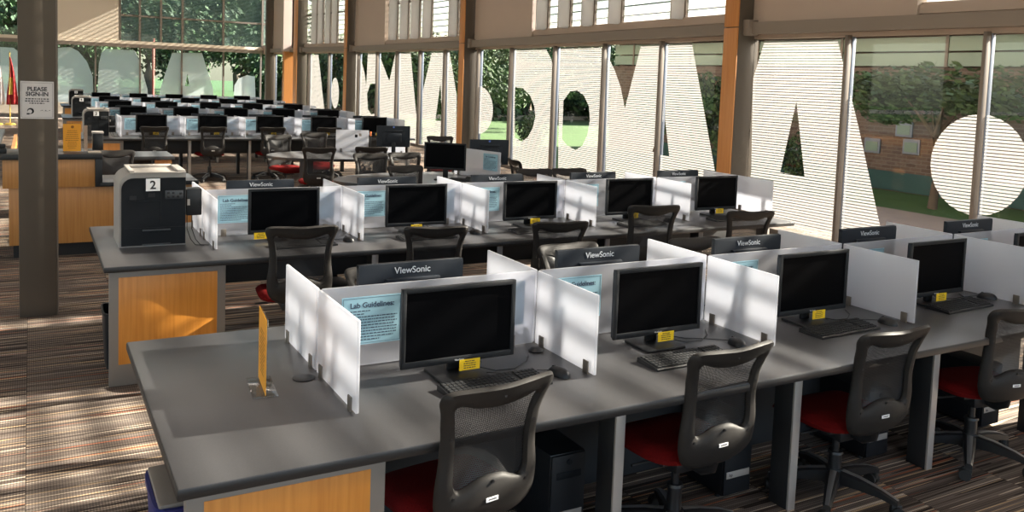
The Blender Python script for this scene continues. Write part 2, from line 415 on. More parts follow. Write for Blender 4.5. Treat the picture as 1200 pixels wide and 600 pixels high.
mb = MB(); mb.box(-9.2, -9, -6.2, FY+.4, 0, .6); mb.box(-9.2, -9, -6.2, FY+.4, 3.6, 8.1)
y = -6.2
while y < FY: mb.box(-9.2, -9, y, y+1.4, .6, 3.6); y += 4.0  # gaps between these piers added to let in extra sky light
struct('wall_left', mb.mesh('wall_left', MT['cream']))
mb = MB(); mb.box(-9, 9.6, -6.4, -6.2, 0, .9); mb.box(-9, 9.6, -6.4, -6.2, 4.6, 8.1)
for x in (-9, -3.5, 2.2, 7.5): mb.box(x, x+.8, -6.4, -6.2, .9, 4.6)  # openings added behind the camera to bring in more fill light
struct('wall_back', mb.mesh('wall_back', MT['cream']))
# window wall: lower sill, steel beam, panels, columns
mb = MB(); wall_prism(mb, -6.2, FY, -.08, .06, 0, .06); struct('baseboard_right', mb.mesh('baseboard_right', MT['mullion']))
mb = MB(); wall_prism(mb, -6.2, FY, -.10, .02, 2.585, 2.95); wall_prism(mb, -6.2, FY, -.1, .06, 2.82, 2.92)
wall_prism(mb, -6.2, FY, -.25, .1, 7.9, 8.1)
struct('wall_right', mb.mesh('wall_right', MT['wpanel']))
mb = MB(); wall_prism(mb, -6.2, FY-.9, .0, .17, 2.64, 2.80); struct('trim_1', mb.mesh('trim_1', MT['beam']))
# solid upper panels between column and clerestory
panels = [(15.42, 18.5), (24.42, 27.15), (33.2, 35.5), (6.37, 8.78), (-2.6, -.2)]
for y0, y1 in panels:
    mb = MB(); wall_prism(mb, y0, y1, -.06, .07, 2.80, 8.0); wall_prism(mb, y0, y0+.10, .07, .10, 2.80, 8.0)
    o = obj('wall_panel', mb.mesh('wall_panel', MT['wpanel'])); o['kind'] = 'structure'
mb = MB(); wall_prism(mb, -.2, 4.95, -.06, .07, 2.80, 4.15); wall_prism(mb, -.2, 4.95, .07, .10, 4.10, 4.15)  # unseen half-height panel added to keep sun off the right desks
o = obj('wall_panel', mb.mesh('wall_panel', MT['wpanel'])); o['kind'] = 'structure'
# columns of the window wall: steel box with oak cladding on the room side
for i, y in enumerate((8.79, 18.54, 27.21, 31.97, 35.6)):
    x = wall_x(y); mb = MB(); mb.box(x-.305, x+.06, y, y+.255, 0, 8.1, .004)
    o = obj('wall_column', mb.mesh('wall_column', MT['colsteel'], 30)); o['kind'] = 'structure'
    if i == 4: continue
    mb = MB(); mb.box(x-.325, x-.306, y+.006, y+(.27 if i < 3 else .5), 0, 2.72, .002); mb.box(x-.325, x-.306, y+.006, y+(.27 if i < 3 else .5), 2.735, 8.1, .002)
    struct('oak_cladding', mb.mesh('oak_cladding', MT['colwood'], 30), o)
    mb = MB(); mb.box(x-.24, x-.06, y-.10, y, 2.62, 2.83, .003)
    struct('bracket', mb.mesh('bracket', MT['beam'], 30), o)
# tall oak and painted boxing beside the far column
mb = MB(); mb.box(8.42, 8.85, 33.25, 33.5, 0, 2.66)
struct('trim_2', mb.mesh('trim_2', MT['colwood']))
mb = MB(); mb.box(8.36, 8.85, 33.2, 33.5, 2.66, 8.0); struct('trim_3', mb.mesh('trim_3', MT['wpanel']))
# windows of the window wall, one structure each: panes, mullions
wi = 1
bays = [(-6.2, 8.79, [-4.8, -3.05, -1.3, .42, 2.14, 3.86, 5.58, 7.27]), (9.05, 18.54, [9.16, 10.86, 12.59, 14.44, 16.44, 18.25]),
        (18.82, 27.21, [20.23, 21.83, 23.5, 25.09, 26.79]), (27.47, 31.97, [29.47, 31.44]), (32.3, 35.87, [34.2, 35.4])]
for y0, y1, mul in bays:
    mb = MB(); wall_prism(mb, y0, y1, .0, .012, .06, 2.60)
    w = struct('window_%d' % wi, mb.mesh('window', MT['glass']))
    for y in mul:
        x = wall_x(y); mb = MB(); mb.mi = 0; mb.box(x-.10, x-.014, y-.020, y+.020, .06, 2.6, .003); mb.mi = 1; mb.box(x-.014, x+.05, y-.026, y+.022, .06, 2.6, .002)
        struct('mullion', mb.mesh('mullion', [MT['mullion'], MT['mullionlite']], 30), w)
    wi += 1
# letters cut from white lined film on the glass
FILM = [
 (5,[(8.628,2.568),(7.481,2.558),(7.308,2.077),(7.094,1.483),(6.715,0.345),(6.706,0.08),(7.711,0.08),(7.67,0.078),(8.137,0.112),(8.293,0.08),(8.791,0.08),(8.731,0.786),(8.797,2.037)],[[(8.043,1.764),(7.84,0.806),(8.234,0.817)]]),
 (5,[(5.093,1.238),(5.095,1.122),(5.122,1.008),(5.172,0.902),(5.243,0.809),(5.332,0.732),(5.436,0.676),(5.55,0.645),(5.669,0.641),(5.786,0.665),(5.896,0.716),(5.992,0.792),(6.068,0.89),(6.121,1.005),(6.145,1.13),(6.141,1.257),(6.108,1.381),(6.048,1.493),(5.966,1.587),(5.866,1.66),(5.754,1.707),(5.637,1.727),(5.52,1.72),(5.409,1.686),(5.309,1.63),(5.224,1.552),(5.158,1.458),(5.114,1.352)],[]),
 (4,[(17.447,1.206),(17.456,1.085),(17.505,0.967),(17.59,0.858),(17.71,0.763),(17.858,0.687),(18.029,0.633),(18.214,0.606),(18.313,1.729),(18.124,1.719),(17.946,1.682),(17.785,1.621),(17.65,1.538),(17.546,1.438),(17.477,1.326)],[]),
 (4,[(16.454,2.58),(14.971,2.573),(14.732,2.367),(14.532,2.132),(14.432,0.08),(16.304,0.08)],[[(16.339,1.755),(15.958,1.746),(15.579,1.596),(15.362,1.375),(15.305,1.167),(15.402,0.933),(15.623,0.722),(15.9,0.61),(16.244,0.675)]]),
 (4,[(14.34,2.562),(12.793,2.58),(12.665,0.08),(14.222,0.08),(14.34,1.967)],[[(14.13,1.544),(13.875,1.732),(13.614,1.755),(13.351,1.668),(13.147,1.472),(13.095,1.226),(13.164,0.955),(13.333,0.737),(13.581,0.636),(13.92,0.704),(14.117,0.803)]]),
 (4,[(12.573,2.382),(12.327,2.144),(12.109,1.854),(11.943,1.496),(11.542,2.555),(10.87,2.582),(10.811,1.372),(11.071,0.832),(10.856,0.825),(10.892,0.08),(12.463,0.08)],[]),
 (4,[(10.824,2.581),(10.188,2.592),(9.454,0.669),(9.358,0.08),(10.88,0.08),(10.843,0.812),(10.6,0.808),(10.764,1.374)],[]),
 (3,[(27.276,2.589),(26.903,2.586),(26.376,1.963),(26.19,1.563),(26.106,2.579),(25.348,2.599),(25.184,0.08),(27.106,0.08)],[[(26.093,1.298),(25.807,1.625),(25.317,1.636),(25.252,0.724),(25.663,0.677),(25.981,0.82)]]),
 (3,[(25.045,2.467),(24.214,1.736),(23.795,2.51),(23.662,2.509),(23.509,0.08),(24.891,0.08)],[]),
 (3,[(23.501,2.557),(22.645,2.573),(22.01,0.495),(21.95,0.08),(23.346,0.08)],[]),
 (3,[(21.73,1.485),(21.186,2.56),(20.383,2.574),(20.237,0.08),(20.874,0.08),(21.659,0.08)],[[(20.585,1.763),(20.406,0.778),(20.835,0.775)]]),
 (3,[(20.227,2.572),(20.1,2.571),(19.592,1.465),(19.532,0.08),(20.083,0.08)],[]),
 (2,[(31.529,2.55),(30.667,2.562),(29.976,0.567),(29.861,0.08),(31.385,0.08)],[]),
 (2,[(28.673,1.242),(28.675,1.126),(28.694,1.015),(28.729,0.914),(28.779,0.829),(28.841,0.764),(28.912,0.722),(28.988,0.705),(29.066,0.714),(29.142,0.75),(29.213,0.81),(29.273,0.891),(29.321,0.99),(29.353,1.101),(29.369,1.219),(29.367,1.337),(29.347,1.45),(29.31,1.551),(29.259,1.636),(29.196,1.7),(29.124,1.741),(29.047,1.755),(28.969,1.744),(28.894,1.706),(28.825,1.645),(28.766,1.564),(28.72,1.467),(28.688,1.357)],[]),
 (1,[(0.913,2.463),(1.311,2.516),(1.598,2.37),(1.888,1.996),(2.092,1.419),(2.122,0.08),(0.911,0.08)],[]),
 (1,[(2.298,1.916),(2.387,2.344),(2.535,2.514),(3.559,2.5),(3.713,2.142),(4.027,1.017),(4.085,0.08),(2.21,0.08)],[]),
 (1,[(4.931,2.467),(6.062,2.522),(6.506,1.087),(6.564,0.08),(4.398,0.08),(4.496,1.03)],[[(5.421,1.159),(5.583,1.164),(5.515,1.676)]]),
 (1,[(7.347,1.252),(7.515,1.539),(7.857,1.692),(8.171,1.633),(8.235,0.08),(7.305,0.08)],[]),
 (1,[(-0.955,2.398),(-0.525,2.389),(-0.39,2.271),(-0.34,0.08),(-0.961,0.08)],[]),
]
XF = {5: 0, 4: 1, 3: 2, 2: 3}
for bay, outer, holes in FILM:
    cu = bpy.data.curves.new('c', 'CURVE'); cu.dimensions = '2D'; cu.fill_mode = 'BOTH'
    for pl in [outer]+holes:
        sp = cu.splines.new('POLY'); sp.points.add(len(pl)-1); sp.use_cyclic_u = True
        for p, q in zip(sp.points, pl): p.co = (q[0], q[1], 0, 1)
    o = bpy.data.objects.new('c', cu); COL.objects.link(o); dg = bpy.context.evaluated_depsgraph_get(); dg.update()
    me = bpy.data.meshes.new_from_object(o.evaluated_get(dg)); bpy.data.objects.remove(o)
    bm = bmesh.new(); bm.from_mesh(me)
    for v in bm.verts:
        a, z = v.co.x, v.co.y
        v.co = (a, FY+.05, z) if bay == 1 else (wall_x(a, -.006 if bay != 5 else -.006), a, z)
    bm.to_mesh(me); bm.free(); me.materials.clear(); me.materials.append(MT['farfilm'] if bay == 1 else MT['film'])
    o = obj('letter_film', me); o['kind'] = 'structure'
# clerestory: glass with lined film, deep pale fins, transoms
cl = [(9.05, 15.40, [14.935, 14.018, 13.123, 12.201, 10.401], .25), (18.82, 24.42, [23.72, 22.885, 22.095, 21.292, 19.672], .24),
      (27.47, 31.97, [30.892, 30.264, 29.578, 28.955], .18), (-.2, 6.37, [5.2, 3.4, 2.4, 1.5], .25), (-6.2, -2.6, [-4, -3.2], .25), (35.2, 36.9, [], .2)]
for y0, y1, fins, dep in cl:
    mb = MB(); wall_prism(mb, y0, y1, -.05, -.04, 2.9, 8.0); w = struct('window_%d' % wi, mb.mesh('window', MT['glass'])); wi += 1
    mb = MB(); wall_prism(mb, y0, y1, -.066, -.064, 2.9, 8.0); struct('lined_film', mb.mesh('lined_film', MT['clerefilm']), w)
    for k, y in enumerate(fins):
        x = wall_x(y); mb = MB(); mb.box(x-dep, x+.03, y, y+.03, 2.92, 8.0); mb.mi = 1; mb.box(x-.0, x+.05, y-.035, y, 2.92, 8.0)
        struct('fin', mb.mesh('fin', [MT['fincol'], MT['mullion']]), w)
    mb = MB(); z = 3.07
    while z < 7.9: wall_prism(mb, y0, y1, -.155, -.08, z, z+.014); z += .162
    struct('louver_rods', mb.mesh('louver_rods', MT['bandglassdark']), w)
    mb = MB(); wall_prism(mb, y0, y1, -.05, .0, 3.95, 4.0); struct('transom', mb.mesh('transom', MT['mullion']), w)
# far wall
mb = MB(); mb.box(-9, 8.8, FY, FY+.25, 0, .42); mb.box(-9, 8.8, FY-.02, FY+.25, 2.62, 2.86)
mb.box(.75, 3.02, FY, FY+.2, 2.86, 8.1); mb.box(-9, -1.2, FY, FY+.2, 2.86, 8.1)
struct('wall_far', mb.mesh('wall_far', MT['cream']))
mb = MB(); mb.box(-9, 8.55, FY-.10, FY-.02, 2.60, 2.74); struct('trim_4', mb.mesh('trim_4', MT['beam']))
mb = MB(); mb.box(-9, 8.4, FY+.06, FY+.07, .42, 2.62); w = struct('window_%d' % wi, mb.mesh('window', MT['farglass'])); wi += 1
for x in (-7, -5.2, -3.4, -1.6, .35, 2.18, 3.75, 5.29, 6.9, 8.4):
    mb = MB(); mb.box(x-.03, x+.03, FY-.02, FY+.12, .42, 2.62); struct('mullion', mb.mesh('mullion', MT['mullion']), w)
mb = MB(); mb.box(3.0, 8.6, FY+.1, FY+.11, 2.86, 8.0); mb.box(-1.2, .75, FY+.1, FY+.11, 2.86, 8.0)
w = struct('window_%d' % wi, mb.mesh('window', MT['farglass'])); wi += 1
mb = MB(); mb.box(3.0, 8.6, FY+.12, FY+.122, 2.86, 8.0); struct('lined_film', mb.mesh('lined_film', MT['farstripe']), w)
for x in (3.03, 3.74, 4.51, 5.31, 6.88, 8.45):
    mb = MB(); mb.box(x-.04, x+.04, FY, FY+.16, 2.86, 8.0); struct('mullion', mb.mesh('mullion', MT['mullion']), w)
mb = MB(); mb.box(3.0, 8.6, FY+.02, FY+.14, 3.80, 3.87); mb.box(3, 8.6, FY+.02, FY+.14, 4.9, 4.97); struct('transom', mb.mesh('transom', MT['mullion']), w)
# free-standing column near the camera
cx0, cx1, cy0, cy1 = -.079, .167, 7.29, 7.54
mb = MB(); mb.box(cx0, cx1, cy0, cy1, 0, 8.1, .006)
o = obj('steel_column', mb.mesh('steel_column', MT['colsteel'], 30)); o['kind'] = 'structure'
mb = MB(); mb.box(cx1, cx1+.012, cy0+.02, cy0+.05, 0, 8.1); struct('corner_strip', mb.mesh('corner_strip', MT['mullion']), o)

# ================================================================ OUTSIDE
mb = MB(); mb.box(9.3, 160, -60, 160, -.4, -.15); mb.box(-120, 9.3, FY+.4, 160, -.4, -.15)
o = obj('lawn', mb.mesh('lawn', MT['grass'])); o['kind'] = 'structure'
mb = MB(); mb.box(9.3, 13.2, -10, 14.5, -.15, -.10); struct('trim_5', mb.mesh('paving', MT['paving'])).name = 'paving'
mb = MB(); mb.box(15, 130, 40, 47, -.15, -.09); mb.box(-120, 15, 50, 62, -.15, -.08); o = struct('road', mb.mesh('road', MT['road']))
mb = MB(); mb.box(15, 130, 39.6, 40, -.15, .05); struct('kerb', mb.mesh('kerb', MT['kerb']))
# brick building opposite
b = thing('brick_building', 'low brown brick building with a pale green clerestory band across the lawn', 'building', (16, 6, -.15))
mb = MB(); mb.box(0, 8, -22, 16.5, 0, 2.62); mb.box(0.3, 8, -22, 16.5, 2.62, 3.3); mb.box(-.25, 8.2, -22, 16.7, 3.3, 3.75); obj('brick_wall', mb.mesh('brick_wall', MT['brick']), b)
mb = MB(); mb.box(0.04, .1, -22, 16.4, 2.66, 2.93); mb.box(.04, .1, -22, 16.4, 2.97, 3.26); f = obj('clerestory_band', mb.mesh('band', MT['bandglass']), b)
mb = MB(); y = -21
while y < 16: mb.box(0.02, .12, y, y+.07, 2.64, 3.28); y += 2.6
obj('band_mullions', mb.mesh('band_mullions', MT['mullion']), f)
mb = MB(); mb.box(-.03, .02, -20, 14, .02, .42); obj('dark_window_band', mb.mesh('dw', MT['bandglassdark']), b)
for (y, z) in ((6.6, .92), (5.64, .97), (5.84, 1.32)):
    mb = MB(); mb.box(-.04, 0, y-.20, y+.20, z-.15, z+.17, .01); mb.mi = 1; mb.box(-.05, -.03, y-.15, y+.15, z-.1, z+.1)
    obj('window_unit', mb.mesh('window_unit', [MT['mullionlite'], MT['bandglass']]), b)

rnd = random.Random(5)
def crown_mesh(name, n, blobs, leaf, mats, seed):
    rn = random.Random(seed); me = bpy.data.meshes.new(name); V = []; F = []; MI = []
    for i in range(n):
        bx, by, bz, br = blobs[rn.randrange(len(blobs))]
        while True:
            p = Vector((rn.uniform(-1, 1), rn.uniform(-1, 1), rn.uniform(-1, 1)))
            if .35 < p.length < 1: break
        c = Vector((bx, by, bz))+p*br
        d = Vector((rn.gauss(0, 1), rn.gauss(0, 1), rn.gauss(0, 1))).normalized(); e = d.orthogonal().normalized()
        s = leaf*rn.uniform(.6, 1.4); g = d.cross(e)*s*.5; k = len(V)
        V += [c-e*s, c+g, c+e*s, c-g]; F.append((k, k+1, k+2, k+3)); MI.append(rn.random() < .35)
    me.from_pydata(V, [], F); me.materials.append(mats[0]); me.materials.append(mats[1])
    for p, m in zip(me.polygons, MI): p.material_index = int(m)
    return me
def blobs(seed, n, rx, rz, br):
    rn = random.Random(seed); return [(rn.uniform(-rx, rx), rn.uniform(-rx, rx), rn.uniform(-rz, rz), br*rn.uniform(.7, 1.2)) for _ in range(n)]
CR = [crown_mesh('crown', 5200, blobs(s, 12, 2.4, 1.3, 1.5), .17, (MT['leaf'], MT['leaf2']), s) for s in (1, 2, 3)]
CB = [crown_mesh('shrub', 1500, blobs(s, 7, .5, .35, .45), .06, (MT['leaf'], MT['leaf2']), s) for s in (11, 12)]
def trunk_mesh(h, r, seed):
    rn = random.Random(seed); mb = MB(); pts = [(rn.uniform(-.1, .1)*i, rn.uniform(-.1, .1)*i, h*i/4) for i in range(5)]
    mb.tube(pts, [r, r*.85, r*.75, r*.6, r*.4], 10)
    for k in range(4):
        a = k*1.6+rn.random(); mb.tube([pts[3], (pts[3][0]+math.cos(a)*.7, pts[3][1]+math.sin(a)*.7, h*.95), (pts[3][0]+math.cos(a)*1.4, pts[3][1]+math.sin(a)*1.4, h*1.15)], [r*.5, r*.3, r*.12], 7)
    return mb.mesh('trunk', MT['bark'], 60)
TM = [trunk_mesh(3.2, .22, s) for s in (1, 2)]
def tree(x, y, sc, label, k, zc=4.2, grp=None):
    t = thing('broadleaf_tree', label, 'tree', (x, y, -.15), k*1.3, grp)
    c = obj('crown', CR[k % 3], t, (0, 0, zc*sc)); c.scale = (sc, sc, sc)
    tr = obj('trunk', TM[k % 2], t); tr.scale = (sc, sc, sc)
    return t
trees = [(18.0, 31.0, .52, 'small green tree on the lawn seen between the round window letters', 4.2), (13.6, 27.5, .50, 'leafy tree close outside the window right of the middle steel column', 3.6),
         (27, 42, .75, 'dark spreading tree above the lawn in the oval opening of a window letter', 3.4), (14.5, 45, .62, 'dark tree in the narrow panes between the two middle columns', 3.3)]
for k, (x, y, s, l, zc) in enumerate(trees): tree(x, y, s, l, k, zc)
G = 'trees behind the far wall windows'
for k, (x, y, s) in enumerate([(-6, 47, 1.0), (1, 46, .95), (7, 48.5, 1.0), (-1, 66, 1.7), (7.5, 68, 1.8), (14, 67, 1.6), (-7, 84, 2.4), (6, 86, 2.5), (17, 84, 2.0)]):
    tree(x, y, s, 'tall broadleaf tree standing outside beyond the far wall windows', k, 4.1, G)
rt = random.Random(21)
for k in range(24):
    az = R(15.0+k*1.25+rt.uniform(-.3, .3)); d = (48, 56, 52)[k % 3]+rt.uniform(-2, 2)
    tree(d*math.sin(az), d*math.cos(az), (2.05+.052*d)/4.5, 'low branching dense tree beyond the lawn outside the window wall', k, 1.9, 'dense trees beyond the lawn')
for k, (x, y, s) in enumerate([(-8, 72, 1.3), (-2.5, 74, 1.3), (4, 73.5, 1.3), (10.5, 74, 1.2)]):
    tree(x, y, s, 'low branching dense tree along the road beyond the far wall', k, 2.4, 'dense trees along the far road')
t = thing('dark_tree', 'dark leafy tree against the brick building outside the right windows', 'tree', (14.3, 9.9, -.15))
c = obj('crown', CR[1], t, (0, .2, 2.05)); c.scale = (.30, .62, .27)
tr = obj('trunk', TM[0], t); tr.scale = (.4, .4, .55)
t = thing('dark_tree', 'dark leafy tree against the brick building left of the orange oak column', 'tree', (14.3, 17.2, -.15))
c = obj('crown', CR[2], t, (0, 0, 1.5)); c.scale = (.30, .6, .38)
tr = obj('trunk', TM[1], t); tr.scale = (.4, .4, .55)
for k, (x, y, s, l) in enumerate([(12.6, 21.5, .8, 'green shrub outside beside the small round window letter'), (4.8, 40.5, .7, 'light green shrub outside the far windows'), (11.5, 24.5, .7, 'low shrub on the lawn behind the middle windows'), (3.0, 41.5, .6, 'small shrub outside the far windows near the left'), (14.6, 13.3, .8, 'shrub at the foot of the brick building')]):
    o = obj('shrub', CB[k % 2], None, (x, y, -.15+.75*s)); o.scale = (s, s, s); tag(o, l, 'shrub')
mb = MB(); mb.box(-.9, .9, -2.1, 2.1, .3, .85, .15); mb.box(-.75, .75, -1.2, 1.2, .85, 1.35, .2)
c = thing('parked_car', 'dark blue car parked on the road beyond the window letters', 'car', (22.0, 46, -.09), .0)
obj('car_body', mb.mesh('car_body', MT['carpaint'], 50), c)
for sx in (-.9, .9):
    for sy in (-1.3, 1.3):
        mb = MB(); mb.cyl((sx-.1, sy, .32), (sx+.1, sy, .32), .32, n=20); obj('wheel', mb.mesh('wheel', MT['rubber'], 40), c)
mb = MB(); mb.cyl((0, 0, 0), (0, 0, 3.2), .05, n=10)
tag(obj('red_post', mb.mesh('red_post', MT['pinkpole'], 40), None, (4.4, 38.5, -.15)), 'thin reddish post outside the far windows', 'post')

# ================================================================ PROTOTYPES
HID = []
def lerp(t, T):
    for (a, va), (b, vb) in zip(T, T[1:]):
        if t <= b: return va+(vb-va)*max(0, (t-a)/(b-a))
    return T[-1][1]
BY = [(.40, -.185), (.46, -.205), (.54, -.232), (.64, -.240), (.74, -.240), (.84, -.255), (.92, -.285), (.98, -.315)]
def back_y(x, z): return lerp(z, BY)+.55*x*x
def sm_loop(P, n):
    """closed Catmull-Rom through P, n samples per span"""
    out = []; m = len(P)
    for i in range(m):
        p0, p1, p2, p3 = P[i-1], P[i], P[(i+1) % m], P[(i+2) % m]
        for k in range(n):
            t = k/n
            out.append(tuple(.5*((2*p1[j])+(-p0[j]+p2[j])*t+(2*p0[j]-5*p1[j]+4*p2[j]-p3[j])*t*t+(-p0[j]+3*p1[j]-3*p2[j]+p3[j])*t**3) for j in (0, 1)))
    return out
OUT = [(0, .398), (.095, .404), (.158, .430), (.194, .49), (.200, .58), (.190, .68), (.190, .78), (.203, .87), (.220, .935), (.200, .968), (.11, .972), (0, .966)]
INN = [(0, .600), (.050, .594), (.092, .574), (.124, .566), (.142, .60), (.143, .68), (.146, .76), (.156, .84), (.166, .882), (.147, .902), (.08, .880), (0, .872)]
OUT = [(x, .97-(.97-z)*.88) for x, z in OUT]; INN = [(x, .97-(.97-z)*.88) for x, z in INN]
def full(P): return P+[(-x, z) for x, z in reversed(P[1:-1])]
def make_chair(label):
    t = thing('office_chair', label, 'chair', (0, 0, 0), 0, None)
    o2, i2 = sm_loop(full(OUT), 5), sm_loop(full(INN), 5); n = len(o2)
    mb = MB(); bm = mb.bm; ks = (0, .12, .5, .88, 1); th = (0, .016, .02, .016, 0)
    F, B = [], []
    for (ox, oz), (ix, iz) in zip(o2, i2):
        f, b = [], []
        for k, h in zip(ks, th):
            x, z = ox+(ix-ox)*k, oz+(iz-oz)*k; y = back_y(x, z)
            f.append(bm.verts.new((x, y+h*.6+.002, z))); b.append(bm.verts.new((x, y-h-.002, z)))
        F.append(f); B.append(b)
    for i in range(n):
        j = (i+1) % n
        for k in range(4):
            bm.faces.new((F[i][k], F[j][k], F[j][k+1], F[i][k+1])); bm.faces.new((B[i][k+1], B[j][k+1], B[j][k], B[i][k]))
        bm.faces.new((F[j][0], F[i][0], B[i][0], B[j][0])); bm.faces.new((F[i][4], F[j][4], B[j][4], B[i][4]))
    fr = obj('back_frame', mb.mesh('back_frame', MT['frame'], 60), t)
    # mesh web
    mb = MB(); ctr = (0, .76); rings = [0, .25, .5, .75, 1.02]; VV = []
    for r_ in rings[1:]:
        row = []
        for ix, iz in i2:
            x, z = ctr[0]+(ix-ctr[0])*r_, ctr[1]+(iz-ctr[1])*r_
            row.append(mb.bm.verts.new((x, back_y(x, z)+.006+.02*(1-r_*r_), z)))
        VV.append(row)
    c = mb.bm.verts.new((0, back_y(0, .76)+.026, .76))
    for i in range(n):
        j = (i+1) % n; mb.bm.faces.new((c, VV[0][i], VV[0][j]))
        for a, b in zip(VV, VV[1:]): mb.bm.faces.new((a[i], b[i], b[j], a[j]))
    obj('back_mesh', mb.mesh('back_mesh', MT['meshf'], 180), t)
    mb = MB(); y = back_y(.0, .565)-.0235
    mb.box(-.024, .024, y-.0012, y+.001, .560, .574); mb.mi = 1; mb.quad((-.016, y-.0016, .565), (.016, y-.0016, .565), (.016, y-.0016, .569), (-.016, y-.0016, .569))
    lab = obj('label_sticker', mb.mesh('label_sticker', [MT['white'], MT['ink']]), fr); lab['label'] = 'small white sticker'
    for x, z in ((0, .626), (.145, .597), (-.145, .597), (.165, .80), (-.165, .80), (0, .93)):
        mb = MB(); y = back_y(x, z)-.016; mb.cyl((x, y, z), (x, y-.006, z), .0055, n=10); obj('screw', mb.mesh('screw', MT['black']), fr)
    # seat
    mb = MB()
    def seat(u, v, top):
        a = 2*PI*u; r_ = v
        cx_, cy_ = math.cos(a), math.sin(a); e = .55
        x = .228*abs(cx_)**e*(1 if cx_ > 0 else -1)*r_; yy = .228*abs(cy_)**e*(1 if cy_ > 0 else -1)*r_+.045
        if cy_ > 0: x *= 1
        z = .522-.045*max(0, r_-.8)**2*25*.6 if top else .474
        if top: z -= .05*max(0, (yy-.12)/.145)**2
        return (x, yy, z)
    m_ = 40; ringsT = [[mb.bm.verts.new(seat(i/m_, v, True)) for i in range(m_)] for v in (.25, .5, .7, .85, .94, 1.0)]
    bot = [mb.bm.verts.new(Vector(seat(i/m_, .97, False))) for i in range(m_)]
    for A, B2 in zip(ringsT+[None], ringsT[1:]+[bot]):
        if A is None: continue
        for i in range(m_): mb.bm.faces.new((A[i], A[(i+1) % m_], B2[(i+1) % m_], B2[i]))
    mb.bm.faces.new(ringsT[0]); mb.bm.faces.new(list(reversed(bot)))
    s_ = obj('seat', mb.mesh('seat', MT['redfab'], 60), t); s_['label'] = 'red upholstered seat'
    mb = MB(); mb.box(-.18, .18, -.12, .21, .452, .476, .012); mb.box(-.09, .09, -.10, .12, .395, .455, .012)
    mb.tube([(.09, .05, .43), (.25, .05, .43)], .006); mb.tube([(-.09, .0, .43), (-.24, .0, .43)], .006)
    obj('seat_mechanism', mb.mesh('seat_mechanism', MT['baseblk'], 40), t)
    mb = MB(); mb.tube([(0, -.08, .43), (0, -.15, .425), (0, -.20, .45), (0, -.220, .52)], [.026, .024, .022, .018], 10); obj('back_bracket', mb.mesh('back_bracket', MT['baseblk'], 60), t)
    mb = MB(); mb.cyl((0, 0, .10), (0, 0, .26), .033, .030, 18); mb.cyl((0, 0, .26), (0, 0, .40), .017, n=14); mb.cyl((0, 0, .262), (0, 0, .275), .036, .033, 18)
    obj('gas_column', mb.mesh('gas_column', MT['baseblk'], 40), t)
    mb = MB(); mb.cyl((0, 0, .07), (0, 0, .145), .052, .04, 20)
    for k in range(5):
        a = 2*PI*k/5+.3; d = Vector((math.cos(a), math.sin(a), 0)); q = Vector((-d.y, d.x, 0))
        S = [(.04, .030, .142, .080), (.12, .027, .135, .082), (.22, .022, .115, .078), (.30, .017, .088, .062)]
        rr = []
        for (r_, w, zt, zb) in S: rr.append([mb.bm.verts.new(d*r_+q*s1+Vector((0, 0, z))) for s1, z in ((-w, zb), (-w, zt-.008), (-w*.5, zt), (w*.5, zt), (w, zt-.008), (w, zb))])
        for A, B2 in zip(rr, rr[1:]):
            for i in range(6):
                f = mb.bm.faces.new((A[i], A[(i+1) % 6], B2[(i+1) % 6], B2[i])); f.material_index = 1 if i == 2 else 0
        mb.bm.faces.new(rr[-1]); mb.bm.faces.new(list(reversed(rr[0])))
    base = obj('star_base', mb.mesh('star_base', [MT['baseblk'], MT['baseshine']], 35), t)
    cm = MB(); cm.cyl((-.024, -.012, .029), (-.006, -.012, .029), .029, n=18); cm.cyl((.006, -.012, .029), (.024, -.012, .029), .029, n=18)
    cm.box(-.012, .012, -.030, .018, .03, .066, .006); cm.cyl((0, 0, .05), (0, 0, .078), .007, n=8); cme = cm.mesh('caster', MT['rubber'], 40)
    for k in range(5):
        a = 2*PI*k/5+.3; obj('caster', cme, base, (math.cos(a)*.285, math.sin(a)*.285, 0), a+k*1.1)
    return t

BSPIN = random.Random(3)
def place(proto, first, name_loc, rz, label, group=None, skip=()):
    if not first[0]:
        first[0] = True; proto.location = name_loc; proto.rotation_euler = (0, 0, rz); proto['label'] = label
        if group: proto['group'] = group
        return proto
    return dup(proto, name_loc, rz, label, group, skip)

